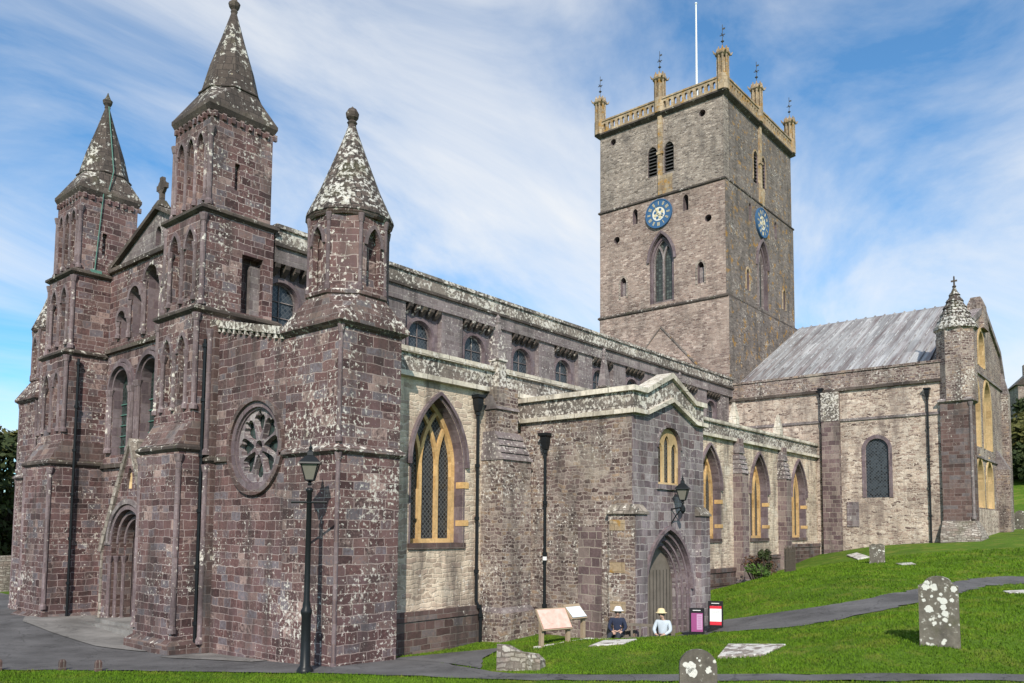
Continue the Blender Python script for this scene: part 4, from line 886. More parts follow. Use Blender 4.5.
for a, z0, w_, zs, r_ in lan:
    mb = MB(); mb.plate(FG, band(a,w_+.02,zs,r_+.01,.25,z0,10), (), -.06, .02, 0); wn = part('lancet_window', mb, M['yellow_pale'])
    mb = MB(); mb.plate(FG, arch(a,z0,w_+.05,zs,r_+.03,8), (), .45, .5, 0); part('glass', mb, M['leaded'], wn)
    mb = MB(); mb.plate(FG, rect(a-.14,a+.14,z0,zs+r_*.75), (), .2, .44, 0); part('mullion', mb, M['yellow_pale'], wn)
# south-west stair turret of the transept
mb = MB(); mb.box(37.75,39.1,-7.65,-6.1,1.0,10.9,0)
mb.loft([mb.sq(37.35,39.4,-8.05,-6.0,1.0), mb.sq(37.35,39.4,-8.05,-6.0,3.25), mb.sq(37.75,39.1,-7.66,-6.05,4.1)], 1)
string(mb, 37.75, 39.1, -7.65, -6.1, 10.9, .12, .18, 2)
mb.lathe(38.55,-6.87,[(1.05,10.9),(1.03,15.0),(1.10,15.08),(1.14,15.16)],8,3,R(22.5)); roll(mb,37.77,-7.63,4.2,10.8,.08,2)
o = part('stair_turret', mb, [M['ashlar_dark'], M['rubble_wall'], M['clere_grey'], M['mixed']])
mb = MB(); mb.lathe(38.55,-6.87,[(1.17,15.12),(1.16,15.22),(.86,15.8),(.55,16.5),(.27,17.15),(.07,17.65)],10)
for k in range(6): q = k/6; mb.lathe(38.55,-6.87,[(1.13-1.0*q,15.25+2.3*q),(1.15-1.0*q,15.27+2.3*q),(1.06-1.0*q,15.42+2.3*q)],10)
part('conical_roof', mb, M['cone'], o)
mb = MB(); mb.lathe(38.55,-6.87,[(.06,17.6),(.12,17.72),(.05,17.8),(.04,18.3),(.01,18.35)],8); mb.box(38.51,38.59,-7.03,-6.71,18.0,18.09); part('finial', mb, M['dark_trim'], o)
mb = MB(); mb.loft([mb.sq(49.9,51.6,SY-.3,SY+.9,17.6), mb.sq(50.2,51.5,SY-.2,SY+.8,19.4), mb.sq(50.5,51.2,SY,SY+.6,20.0)], 0); part('gable_stump', mb, M['mixed'])
downpipe([(37.86,.66,12.0),(37.86,.66,2.3)]); downpipe([(37.88,-5.42,11.4),(37.88,-5.42,2.6)])

# south porch
PX0, PX1, PY, = 8.4, 13.1, -3.65; FO = FS(PY); FPW = FW(PX0)
DC = 10.56
mb = MB()
mb.plate(FPW, rect(-YA+.2, -PY-.05, -.6, 7.15), (), 0, .5, 0)
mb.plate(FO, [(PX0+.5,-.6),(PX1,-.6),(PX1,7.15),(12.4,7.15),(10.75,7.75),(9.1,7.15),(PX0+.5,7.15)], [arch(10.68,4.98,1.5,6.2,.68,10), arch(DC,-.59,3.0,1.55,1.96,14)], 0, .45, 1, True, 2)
mb.plate(FO, rect(PX0, PX0+.5,-.6,7.15), (), 0, .04, 1)
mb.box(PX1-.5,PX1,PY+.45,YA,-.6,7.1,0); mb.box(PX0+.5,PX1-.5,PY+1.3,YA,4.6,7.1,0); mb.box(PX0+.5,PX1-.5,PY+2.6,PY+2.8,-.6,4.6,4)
# clasping pilasters at the corners
for a0, a1 in ((PX0-.13,PX0+.5),(PX1-.62,PX1+.05)):
    a1_ = a1
    mb.plate(FO, rect(a0,a1,-.6,4.05), (), -.2, .03, 1); mb.add([P(FO,a0-.05,4.05,-.25),P(FO,a1+.05,4.05,-.25),P(FO,a1+.05,4.32,0),P(FO,a0-.05,4.32,0),P(FO,a0-.05,4.0,-.25),P(FO,a1+.05,4.0,-.25),P(FO,a1+.05,4.0,0),P(FO,a0-.05,4.0,0)], [(0,1,2,3),(4,5,1,0),(0,3,7,4),(1,5,6,2)], 3)
mb.plate(FPW, rect(-PY-.8,-PY+.15,-.6,4.05), (), -.16, .03, 0); mb.add([P(FPW,-PY-.85,4.05,-.22),P(FPW,-PY+.25,4.05,-.22),P(FPW,-PY+.25,4.3,0),P(FPW,-PY-.85,4.3,0),P(FPW,-PY-.85,4.0,-.22),P(FPW,-PY+.25,4.0,-.22)], [(0,1,2,3),(4,5,1,0)], 3)
mb.plate(FPW, rect(1.6,2.5,-.6,3.6), (), -.03, .03, 5)
for k, (z, q) in enumerate(((2.2,0),(1.0,.02),(.4,.0),(3.5,.0))): mb.plate(FPW, rect(-PY-.75+q,-PY-.2+q,z,z+.33), (), -.175, .0, 6)
porch = part('porch', mb, [M['mixed'], M['porch'], M['reveal'], M['coping_grey'], M['hole'], M['quoin'], M['tower_gold']], label='south porch with low gable, pointed doorway and small ochre window')
mb = MB()
zs_ = [(PX0,7.15),(9.1,7.15),(10.75,7.75),(12.4,7.15),(PX1,7.15)]
low = [(x,z) for x,z in zs_]; hi = [(x,z+.10) for x,z in zs_]
mb.plate(FO, [(PX0-.12,7.14)]+low[1:4]+[(PX1+.1,7.14),(PX1+.1,7.28)]+[(12.4,7.28),(10.75,7.9),(9.1,7.28)]+[(PX0-.12,7.28)], (), -.16, .3, 1)
cz = [(PX0,7.86),(9.1,7.86),(10.75,8.58),(12.4,7.86),(PX1,7.86)]
mb.plate(FO, [(PX0,7.26),(9.1,7.26),(10.75,7.88),(12.4,7.26),(PX1,7.26)]+list(reversed(cz)), (), -.02, .45, 0)
mb.plate(FO, [(PX0-.12,7.84)]+[(9.1,7.84),(10.75,8.56),(12.4,7.84)]+[(PX1+.1,7.84),(PX1+.1,8.0),(12.4,8.0),(10.75,8.74),(9.1,8.0),(PX0-.12,8.0)], (), -.13, .5, 1)
mb.plate(FPW, rect(-YA,-PY-.31,7.14,7.28), (), -.12, .3, 1); mb.plate(FPW, rect(-YA,-PY-.46,7.28,7.84), (), -.02, .45, 0); mb.plate(FPW, rect(-YA-.02,-PY-.51,7.84,8.0), (), -.12, .5, 1)
mb.box(PX1-.4,PX1+.02,PY+.46,YA,7.1,7.9,0)
part('porch_parapet', mb, [M['parapet'], M['coping']], porch)
mb = MB(); mb.add([(PX0+.4,PY+.4,7.3),(PX1-.3,PY+.4,7.3),(PX1-.3,YA,7.3),(PX0+.4,YA,7.3)], [(0,1,2,3)]); part('porch_roof', mb, M['lead'], porch)
mb = MB(); mb.plate(FO, band(10.68,1.52,6.2,.69,.07,None,12), (), -.05, .02, 0); mb.plate(FO, rect(9.8,11.56,4.84,5.0), (), -.07, .3, 0)
mb.plate(FO, arch(10.68,4.98,1.5,6.2,.66,12), [arch(10.68-.48,5.08,.36,6.1,.30,5), arch(10.68,5.08,.36,6.32,.32,5), arch(10.68+.48,5.08,.36,6.1,.30,5)], .10, .18, 1)
part('porch_window', mb, [M['porch'], M['yellow_pale']], porch); 
mb = MB(); mb.plate(FO, arch(10.68,4.98,1.56,6.2,.7,10), (), .2, .23, 0); part('window_glass', mb, M['leaded'], porch)
mb = MB()
mb.plate(FO, band(DC,3.0,1.55,1.98,.11,None,16), (), -.09, .03, 0)
for k, (wk, rk) in enumerate(((2.72,1.80),(2.44,1.62),(2.16,1.44))):
    d0 = .10+.12*k
    mb.plate(FO, band(DC,wk,1.55,rk,.22,-.3,16), (), d0, d0+.12, 1)
    mb.plate(FO, band(DC,wk+.02,1.55,rk+.01,.07,None,16), (), d0-.05, d0+.02, 0)
    for s_ in (-1,1): p = P(FO,DC+s_*(wk/2+.06),0,d0-.02); roll(mb,p[0],p[1],-.2,1.6,.05,0,8)
part('door_surround', mb, [M['reveal'], M['porch']], porch)
mb = MB(); mb.plate(FO, [(DC-.92,-.1),(DC+1.1,-.1)]+[p for p in head(DC,2.2,1.55,1.46,14) if p[0] > DC-.30]+[(DC-.7,2.3),(DC-.92,1.9)], (), .47, .55, 0)
for k in range(8): mb.plate(FO, rect(DC-.62+.22*k,DC-.62+.22*k+.015,-.05,2.2), (), .46, .48, 1)
mb.tube([P(FO,DC-.66,.9,.43),P(FO,DC-.66,1.25,.43)], .025, 6, 1)
part('door', mb, [M['oak'], M['board']], porch, label='grey oak door leaf standing ajar in the porch arch')
downpipe([(PX0-.12,-.32,6.3),(PX0-.12,-.32,-.1)], True, (PX0-.12,-.32,2.55))

# ================================================================== loose things
def headstone(loc, rz, w_, h, t, shape, label, sink=.3, tilt=0.0, group=None, mat=None, spots=()):
    mb = MB(); hw_ = w_/2
    if shape == 'round': out = [(-hw_,-sink),(hw_,-sink),(hw_,h-hw_*.9)]+[(hw_*math.cos(R(a)), h-hw_*.9+hw_*.9*math.sin(R(a))) for a in range(15,180,15)]+[(-hw_,h-hw_*.9)]
    elif shape == 'shoulder': out = [(-hw_,-sink),(hw_*1.04,-sink),(hw_,h*.86),(hw_*.78,h*.88)]+[(hw_*.72*math.cos(R(a)), h*.88+h*.12*math.sin(R(a))) for a in range(15,180,15)]+[(-hw_*.78,h*.88),(-hw_,h*.86)]
    else: out = [(-hw_,-sink),(hw_,-sink),(hw_*.98,h*.93),(hw_*.5,h),(-.1*hw_,h*.95),(-hw_*.5,h*.99),(-hw_,h*.9)]
    F = ((0,0,0),(1,0)); mb.plate(F, out, (), -t/2, t/2, 0)
    o = mb.build('headstone', mat or M['head_stone']); bv = o.modifiers.new('bevel','BEVEL'); bv.width = .02; bv.segments = 2
    o.location = loc; o.rotation_euler = (R(tilt),0,rz); tag(o, label, 'headstone', group)
    for a, z, q in spots:                       # round crusts of white lichen, a few millimetres thick
        pts = []
        for k in range(14):
            rr_ = q*(1+.16*rng.normal()*.6+.08*math.sin(3*k)); pts.append((a+rr_*math.cos(2*math.pi*k/14), z+rr_*math.sin(2*math.pi*k/14)))
        MB().plate(F, pts, (), -t/2-.004, -t/2+.002, 0).build('lichen_patch', M['lichen'], o)
    return o
def flat_stone(pts, label, group=None, h=.06):
    cx_ = sum(p[0] for p in pts)/len(pts); cy_ = sum(p[1] for p in pts)/len(pts); z0 = [hz(*p) for p in pts]
    mb = MB(); lo = [(p[0]-cx_, p[1]-cy_, z-.12) for p, z in zip(pts, z0)]; hi = [(p[0]-cx_, p[1]-cy_, z+h) for p, z in zip(pts, z0)]
    A = sum(lo[i][0]*lo[(i+1)%len(lo)][1]-lo[(i+1)%len(lo)][0]*lo[i][1] for i in range(len(lo)))
    if A < 0: lo.reverse(); hi.reverse()
    mb.loft([lo, hi], 0); o = mb.build('ledger_stone', M['slab']); o.location = (cx_, cy_, 0); bv = o.modifiers.new('bevel','BEVEL'); bv.width = .015
    return tag(o, label, 'grave slab', group)
FACE = math.atan2(fw.y, fw.x)-math.pi/2            # rotation whose local -Y looks back along the photograph's view
def toward(x, y): return math.atan2(y-CAM.y, x-CAM.x)-math.pi/2
headstone((-.28,-10.22,.58), toward(-.28,-10.22)+.12, .62, .98, .12, 'round', 'round topped grey headstone with pale lichen discs at the bottom edge beside the path', sink=.5, spots=((-.12,.70,.075),(-.09,.60,.08),(-.16,.63,.05),(.16,.64,.05),(.02,.80,.02),(-.02,.84,.015)))
headstone((5.94,-12.57,hz(5.94,-12.57)), toward(5.94,-12.57)-.05, .74, 1.44, .14, 'shoulder', 'tall shouldered headstone covered in white lichen spots in front of the upper path', sink=.4, tilt=1.5, spots=((-.23,1.21,.075),(-.20,1.30,.05),(-.06,1.25,.042),(-.18,.75,.08),(.10,.93,.07),(.09,.80,.062),(.12,.67,.065),(.29,1.19,.066),(.25,.96,.042),(.01,.61,.03),(.05,1.07,.035),(-.12,1.02,.03),(-.27,.93,.035),(.2,.45,.025),(-.1,.42,.02)))
headstone((27.7,-5.3,hz(27.7,-5.3)), toward(27.7,-5.3), .68, .95, .14, 'rough', 'small weathered headstone alone on the lawn before the transept', tilt=-2)
for x, y, h in ((62,-6.6,1.5),(63.5,-7.4,1.3),(65,-7.0,1.6)):
    headstone((x,y,hz(x,y)), toward(x,y), .9, h, .15, 'round', 'distant grey headstone on the grass slope beyond the transept', group='distant headstones beyond the transept')
flat_stone([(4.43,-8.3),(5.92,-7.86),(6.09,-9.25),(4.8,-9.2)], 'broad cracked white ledger slab lying in the lawn between the headstones', h=.05)
flat_stone([(4.4,-4.75),(5.4,-4.55),(6.2,-5.1),(5.1,-5.35)], 'worn ledger slab in the grass in front of the seated people', h=.04)
flat_stone([(15.9,-12.4),(17.4,-12.75),(18.6,-12.4),(17.0,-12.05)], 'pale ledger slab near the right hand bend of the path', h=.05)
flat_stone([(31,-3.4),(34,-1.9),(34.6,-2.3),(31.7,-3.8)], 'long low slab on the lawn behind the small headstone', h=.07)
flat_stone([(25.6,-6.9),(26.6,-6.4),(26.9,-7.0),(26.0,-7.4)], 'little sunken slab on the lawn in front of the small headstone', h=.05)
flat_stone([(4.0,-3.25),(5.9,-3.6),(6.6,-3.9),(6.45,-4.15),(5.7,-3.85),(4.0,-3.5)], 'thin pale edging stones under the information boards', h=.04)

# low rubble wall stub
mb = MB(); a = Vector((1.78,-4.02)); b_ = Vector((2.12,-5.05)); dr = (b_-a).normalized(); nn = Vector((-dr.y, dr.x))
tops = [.62,.60,.50,.42,.40,.36,.22]; loops = []
for i, t in enumerate(tops):
    p = a+(b_-a)*(i/6); zb = hz(p.x, p.y)-.3; j = rng.normal(0,.02)
    loops.append([(p.x-nn.x*.22, p.y-nn.y*.22, zb),(p.x+nn.x*.22,p.y+nn.y*.22,zb),(p.x+nn.x*(.19+j),p.y+nn.y*(.19+j),zb+.3+t-.05),(p.x-nn.x*(.2+j),p.y-nn.y*(.2+j),zb+.3+t)])
mb.loft([list(l) for l in loops], 0)
tag(mb.build('rubble_wall', M['rubble_wall']), 'low broken stub of rubble wall at the end of the branch path', 'wall')
mb = MB(); rr = random.Random(4)
# bollards
first = None
for x, y in ((-5.62,5.9),(-4.58,4.76),(-4.07,3.93)):
    if first is None:
        mb = MB(); mb.loft([[(-.07,-.07,-.2),(.07,-.07,-.2),(.07,.07,-.2),(-.07,.07,-.2)],[(-.065,-.065,.2),(.065,-.065,.2),(.065,.065,.2),(-.065,.065,.2)],[(-.04,-.04,.25),(.04,-.04,.25),(.04,.04,.25),(-.04,.04,.25)]],0)
        first = mb.build('bollard', M['plinth']); o = first
    else: o = first.copy(); S.collection.objects.link(o)
    o.location = (x, y, hz(x,y)+.03); tag(o, 'short grey stone post on the edge of the asphalt at lower left', 'bollard', 'stone posts along the forecourt edge')

# lamp post
LX, LY = -.93, -.12; LZ = hz(LX, LY)+.03
root = empty('street_lamp', (LX, LY, LZ)); tag(root, 'tall black lamp post with a four sided lantern before the corner turret', 'lamp post')
mb = MB(); mb.lathe(0,0,[(.20,-.1),(.20,.05),(.17,.1),(.125,.16),(.115,1.35),(.14,1.42),(.14,1.48),(.10,1.55),(.10,1.62),(.075,1.72),(.062,4.36),(.09,4.39),(.09,4.44),(.05,4.48)],14)
mb.build('post', M['iron'], root, True)
mb = MB(); mb.tube([(0,0,4.10),(0,0,4.12)],.085,10); tdir = Vector((math.cos(FACE), math.sin(FACE), 0))
mb.tube([tuple(-tdir*.40+Vector((0,0,4.12))), tuple(tdir*.40+Vector((0,0,4.12)))], .032, 8)
for s_ in (-1,1): mb.tube([tuple(tdir*.40*s_+Vector((0,0,4.12))), tuple(tdir*.44*s_+Vector((0,0,4.12)))], .035, 8)
mb.build('ladder_bar', M['iron'], root)
def lantern(root, z, s_=1.0, rot=0.0, fit=True):
    lt = MB(); c4 = lambda r, zz: [(r*math.cos(rot+R(45+90*k)), r*math.sin(rot+R(45+90*k)), zz) for k in range(4)]
    b0, b1 = .15*s_, .30*s_; h = .42*s_
    for k in range(4):
        p0 = c4(b0, z)[k]; p1 = c4(b1, z+h)[k]; lt.tube([p0, p1], .014*s_+.004, 5, 0)
    for zz, r in ((z, b0), (z+h, b1)):
        q = c4(r, zz)
        for k in range(4): lt.tube([q[k], q[(k+1)%4]], .018*s_, 5, 0)
    lt.loft([c4(b1+.09*s_, z+h), c4(b1+.08*s_, z+h+.04*s_), c4(.17*s_, z+h+.2*s_), c4(.11*s_, z+h+.23*s_), c4(.10*s_, z+h+.32*s_), c4(.03*s_, z+h+.38*s_)], 0)
    lt.lathe(0,0,[(.03*s_, z+h+.36*s_),(.05*s_, z+h+.42*s_),(.02*s_, z+h+.48*s_),(.004, z+h+.60*s_)], 8, 0)
    lt.lathe(0,0,[(.05*s_, z-.14*s_),(.06*s_, z-.1*s_),(.04*s_, z-.05*s_),(b0*.9, z)], 8, 0)
    o = lt.build('lantern', M['iron'], root)
    g = MB(); g.loft([c4(b0-.005, z+.01), c4(b1-.008, z+h-.01)], 0); g.build('glass', M['frost'], o)
    return o
lantern(root, 4.66, .95, FACE+R(8))
# wall lantern over the porch door
root = empty('wall_lantern', (10.78, PY-.42, 4.05)); tag(root, 'black wall lantern on an iron bracket above the porch doorway', 'wall lamp')
mb = MB(); mb.tube([(0,.45,.15),(0,0,.22)],.025,6); mb.tube([(0,.45,-.35),(0,.25,-.05),(0,0,.22)],.02,6); mb.tube([(0,.44,.2),(0,.44,-.4)],.03,6); mb.tube([(0,0,.15),(0,0,.45)],.03,6)
mb.lathe(0,0,[(.02,-.0),(.09,.1),(.09,.2),(.03,.28)],8)
mb.build('bracket', M['iron'], root); lantern(root, .45, .84, R(20))

# information boards
def infoboard(loc, rz, wd, ph, pz, label, mat, extra=None, legs=(-1,1)):
    root = empty('information_board', loc, rz); tag(root, label, 'notice board')
    for s_ in legs: MB().box(s_*wd/2*.88-.05, s_*wd/2*.88+.05, -.02, .08, -.25, pz+ph*.35).build('leg', M['post_wood'], root)
    mb = MB(); y0, y1 = -.12, .22
    pts = [(-wd/2,y0,pz),(wd/2,y0,pz),(wd/2,y1,pz+ph),(-wd/2,y1,pz+ph)]; n_ = Vector((0,-ph,.34)).normalized()
    q = [tuple(Vector(p)-n_*.05) for p in pts]; mb.loft([q, pts], 0); mb.build('panel', M['post_wood'], root)
    mb = MB(); e = .035; pp = [(-wd/2+e,y0+.01,pz+e),(wd/2-e,y0+.01,pz+e),(wd/2-e,y1-.01,pz+ph-e),(-wd/2+e,y1-.01,pz+ph-e)]
    pp = [tuple(Vector(p)+n_*.012) for p in pp]; mb.add(pp, [(0,1,2,3)], 0)
    if extra:
        def at(u_, v_): return tuple(Vector(pp[0])*(1-u_)*(1-v_)+Vector(pp[1])*u_*(1-v_)+Vector(pp[2])*u_*v_+Vector(pp[3])*(1-u_)*v_+n_*.006)
        mb.add([at(.38+.20*math.cos(R(30*k)), .55+.30*math.sin(R(30*k))) for k in range(12)], [tuple(range(12))], 1)
    mb.build('print', [mat, M['pinkdark']], root); return root
infoboard((4.5,-3.62,hz(4.5,-3.62)), R(-16), 1.0, .54, .40, 'timber information board with a large sun faded pink panel on two posts', M['pink'], True)
infoboard((5.3,-3.75,hz(5.3,-3.75)), R(-8), .62, .36, .60, 'small timber lectern board with a pale blue sheet beside the pink board', M['paper'], legs=(1,))
# notice stands by the door
def stand(loc, rz, label, kind):
    root = empty('notice_stand', loc, rz); root.scale = (.86,.86,.86); tag(root, label, 'notice board', None)
    mb = MB(); mb.box(-.27,.27,-.03,.03,.12,1.08,0); mb.box(-.28,.28,-.2,.2,-.05,.06,0); mb.box(-.22,-.16,-.03,.03,.05,.14,0); mb.box(.16,.22,-.03,.03,.05,.14,0); mb.build('frame', M['board'], root)
    mb = MB(); y = -.036
    def r_(x0,x1,z0,z1,mi,dy=0): mb.add([(x0,y-dy,z0),(x1,y-dy,z0),(x1,y-dy,z1),(x0,y-dy,z1)], [(0,1,2,3)], mi)
    if kind == 0:
        r_(-.21,.21,.22,.90,0); r_(-.01,.19,.30,.86,1,.004)
        for k in range(7): r_(.02,.16,.36+.07*k,.375+.07*k,0,.008)
        mb.build('print', [M['magenta'], M['magpale']], root)
    else:
        r_(-.21,.21,.20,.90,0); r_(-.21,.21,.20,.33,1,.004); r_(-.21,.21,.80,.90,1,.004)
        for k in range(3): r_(-.15,.15,.70-.05*k,.715-.05*k,2,.004)
        mb.build('print', [M['white'], M['red'], M['grey_print']], root)
    mb = MB(); 
    mb.add([(-.15,y,.985),(.13,y,.985),(.13,y,1.01),(-.15,y,1.01)], [(0,1,2,3)], 0)
    mb.build('header', M['white'], root)
stand((10.62,-4.62,hz(10.62,-4.62)), toward(10.6,-4.6)+.12, 'black framed stand with a magenta poster just right of the porch door', 0)
stand((11.2,-4.98,hz(11.2,-4.98)), toward(11.2,-5)+.05, 'black framed stand with a white and red poster, the right one of the pair', 1)

# bench with the two seated people
bx, by = 7.75, -4.2; bz = min(hz(7.5,-3.6), hz(8,-4.9)); brz = R(-72)
root = empty('bench', (bx,by,bz), brz); tag(root, 'low slatted wooden bench outside the porch under two sitters', 'bench')
mb = MB()
for k in range(4): mb.box(-1.05,1.05,-.20+.11*k,-.11+.11*k,.26,.29)
mb.build('seat', M['oak'], root)
mb = MB()
for k in range(9): mb.box(-1.0+.25*k-.03,-1.0+.25*k+.03,.25,.28,.30,.66)
mb.box(-1.05,1.05,.245,.285,.60,.68); mb.build('backrest', M['oak'], root)
for sx_ in (-.95,.95):
    for sy_ in (-.17,.24): MB().box(sx_-.03,sx_+.03,sy_-.03,sy_+.03,-.15,.26 if sy_ < 0 else .6).build('leg', M['oak'], root)
def skinned(name, vs, es, rs, mat, parent, root_i=0, sub=1):
    me = bpy.data.meshes.new(name); me.from_pydata(vs, es, []); o = bpy.data.objects.new(name, me); S.collection.objects.link(o)
    sk = o.modifiers.new('skin','SKIN'); sk.branch_smoothing = .3
    for i, r in enumerate(rs): me.skin_vertices[0].data[i].radius = (r if isinstance(r, tuple) else (r, r))
    me.skin_vertices[0].data[root_i].use_root = True
    ss = o.modifiers.new('sub','SUBSURF'); ss.levels = sub; ss.render_levels = sub
    dg = bpy.context.evaluated_depsgraph_get(); nm = bpy.data.meshes.new_from_object(o.evaluated_get(dg))
    bpy.data.objects.remove(o); bpy.data.meshes.remove(me)
    nm.name = name; nm.materials.clear(); nm.materials.append(mat)
    for p in nm.polygons: p.use_smooth = True
    o = bpy.data.objects.new(name, nm); S.collection.objects.link(o); o.parent = parent; return o
def person(loc, rz, top, legs, hatm, label, legtwist=0.0, headtilt=0.0):
    root = empty('person', loc, rz); tag(root, label, 'person')
    V = []; E = []; Rd = []
    def v(p, r, par=None):
        V.append(p); Rd.append(r)
        if par is not None: E.append((par, len(V)-1))
        return len(V)-1
    lt = legtwist; ht = headtilt
    pel = v((0,.02,.44),(.15,.12)); sp = v((0,.06,.60),(.13,.105),pel); ch = v((0,.05,.79),(.155,.115),sp); nk0 = v((0,.03,.90),.06,ch); nk = v((ht*.3,.01,.96),.05,nk0)
    hd = v((ht*.6,-.01,1.03),.08,nk); ht1 = v((ht*.9,-.005,1.11),.088,hd); v((ht,.0,1.16),.07,ht1); v((ht*.6,-.105,1.045),.016,hd)
    sides = {}
    for s_ in (-1,1):
        sh = v((.18*s_,.05,.86),.06,ch); el = v((.25*s_,-.03,.62),.043,sh); wr = v((.13*s_,-.24,.52),.028,el); pm = v((.09*s_,-.31,.50),(.036,.02),wr)
        for j, (o_, l_) in enumerate(((-.027,.07),(-.009,.085),(.009,.08),(.027,.062))):
            f1 = v((.09*s_+o_-.01*s_,-.34-.01*j*0,.497),.010,pm); f2 = v((.09*s_+o_-.015*s_,-.34-l_*.5,.487),.0095,f1); v((.09*s_+o_-.018*s_,-.34-l_*.8,.462),.008,f2)
        t1 = v((.09*s_-.045*s_,-.29,.505),.011,wr); v((.09*s_-.065*s_,-.325,.495),.009,t1)
        hp = v((.10*s_,-.02,.40),.09,pel); kn = v((.13*s_+lt,-.40,.46),.062,hp); an = v((.12*s_+lt*1.8,-.52,.10),.042,kn); v((.13*s_+lt*2,-.66,.05),.036,an)
        sides[s_] = (sh, el, wr, hp, kn, an)
    body = skinned('body', V, E, Rd, M['skin'], root, pel)
    # jacket or shirt
    vs = []; es = []; rs = []
    def c(i, dr, par=None):
        vs.append(V[i]); r = Rd[i]; rs.append((r[0]+dr, r[1]+dr) if isinstance(r, tuple) else r+dr)
        if par is not None: es.append((par, len(vs)-1))
        return len(vs)-1
    a = c(pel,.018); b = c(sp,.02,a); d = c(ch,.02,b); c(nk0,.008,d)
    for s_ in (-1,1): e_ = c(sides[s_][0],.018,d); f_ = c(sides[s_][1],.016,e_); c(sides[s_][2],.012,f_)
    skinned('jacket' if top is M['navy'] else 'shirt', vs, es, rs, top, root)
    vs = []; es = []; rs = []
    a = c(pel,.012)
    for s_ in (-1,1): e_ = c(sides[s_][3],.016,a); f_ = c(sides[s_][4],.016,e_); c(sides[s_][5],.016,f_)
    skinned('trousers', vs, es, rs, legs, root)
    mb = MB()
    for s_ in (-1,1):
        k = sides[s_][5]; x, y, z = V[k]; mb.loft([[(x-.05,y+.06,.0),(x-.05,y-.2,.0),(x+.05,y-.2,.0),(x+.05,y+.06,.0)],[(x-.05,y+.06,.06),(x-.05,y-.2,.05),(x+.05,y-.2,.05),(x+.05,y+.06,.06)],[(x-.045,y+.05,.13),(x-.04,y-.06,.10),(x+.04,y-.06,.10),(x+.045,y+.05,.13)]],0)
    mb.build('shoes', M['shoe'], root)
    mb = MB(); mb.lathe(ht*.9, .02, [(.098,1.04),(.103,1.09),(.098,1.14),(.06,1.18)], 12); mb.build('hair', M['hair'], root, True)
    mb = MB(); mb.lathe(ht, -.02, [(.17,1.115),(.175,1.125),(.115,1.14),(.110,1.19),(.085,1.235),(.03,1.25)], 16); h = mb.build('hat', hatm, root, True)
    mb = MB()
    for s_ in (-1,1): mb.lathe(ht*.75+.033*s_, -.088, [(.004,1.062),(.011,1.068),(.011,1.074),(.004,1.08)], 6)
    mb.build('eyes', M['board'], root)
    mb = MB(); mb.box(ht*.6-.025,ht*.6+.025,-.088,-.07,.998,1.004); mb.build('mouth', M['pinkdark'], root)
    return root
ca_, sa_ = math.cos(brz), math.sin(brz)
def onbench(q): return (bx+q*ca_-.0*sa_, by+q*sa_, bz-.06)
person(onbench(-.62), brz+R(12), M['navy'], M['denim'], M['whitecloth'], 'seated person in a navy jacket and white sun hat on the bench', -.08, .02)
person(onbench(.72), brz-R(5), M['paleshirt'], M['denim'], M['straw'], 'seated person in a pale blue shirt and straw hat by the doorway', .03, -.03)

# ------------------------------------------------------------------ plants, trees, far things
def leaves(mb, cs, rs, n, size, mi=0, squash=.8, seed=1, up=.35):
    g = np.random.default_rng(seed)
    tot = sum(r**2 for r in rs)
    for c_, r in zip(cs, rs):
        k = max(6, int(n*r*r/tot)); d = g.normal(size=(k,3)); d /= np.linalg.norm(d,axis=1)[:,None]
        rad = r*(.45+.6*g.random(k)**.6); p = np.array(c_)+d*rad[:,None]*np.array([1,1,squash])
        nrm = d*.7+g.normal(size=(k,3))*.6+np.array([0,0,up]); nrm /= np.linalg.norm(nrm,axis=1)[:,None]
        t = np.cross(nrm, g.normal(size=(k,3))); t /= np.linalg.norm(t,axis=1)[:,None]; b = np.cross(nrm, t); s = size*(.6+.8*g.random(k))
        o = len(mb.v)
        q = np.stack([p-t*s[:,None]*.5, p+b*s[:,None]*.32, p+t*s[:,None]*.6, p-b*s[:,None]*.32], 1).reshape(-1,3)
        mb.v += list(map(tuple, q)); mb.f += [(o+4*i,o+4*i+1,o+4*i+2,o+4*i+3) for i in range(k)]; mb.mi += [mi]*k
def tree(loc, h, rad, mat, label, seed, n=4500, size=.42, trunkh=.35, group=None, cat='tree'):
    root = empty('tree', loc); tag(root, label, cat, group); g = random.Random(seed)
    mb = MB(); mb.tube([(0,0,-.5),(.1*g.uniform(-1,1),.1,h*trunkh*.6),(.2*g.uniform(-1,1),.2*g.uniform(-1,1),h*.75)], [h*.032,h*.024,h*.008], 9)
    cs = []; rs = []
    for k in range(13):
        a = g.uniform(0,6.28); q = rad*g.uniform(.15,.75); z = h*g.uniform(trunkh*.9,.86); c_ = (q*math.cos(a), q*math.sin(a), z); cs.append(c_); rs.append(rad*g.uniform(.3,.52)*(1.15-.4*z/h))
        mb.tube([(0,0,h*trunkh*g.uniform(.5,1.2)), (c_[0]*.5,c_[1]*.5,z*.8), c_], [h*.014,h*.009,h*.003], 6)
    mb.build('trunk', M['bark'], root)
    mb = MB(); leaves(mb, cs, rs, n, size, 0, .8, seed); mb.build('crown', mat, root); return root
for i, (x, y, h, r) in enumerate(((2.5,39,13,4.6),(6.2,43,12.5,4.5),(-1.5,42,12,4.5),(3.5,50,14,5.5),(-6,45,12,5))):
    lb = ['tall dark leafy tree behind the far left turret','dark tree close behind the west front at the far left','dark bushy tree at the left picture edge','tallest dark tree at the back of the left clump','outermost dark tree left of the cathedral'][i]
    tree((x,y,hz(x,y)), h, r, M['leaf'] if i != 1 else M['leaf_b'], lb, 20+i, 5000, .45, .18, 'trees left of the cathedral')
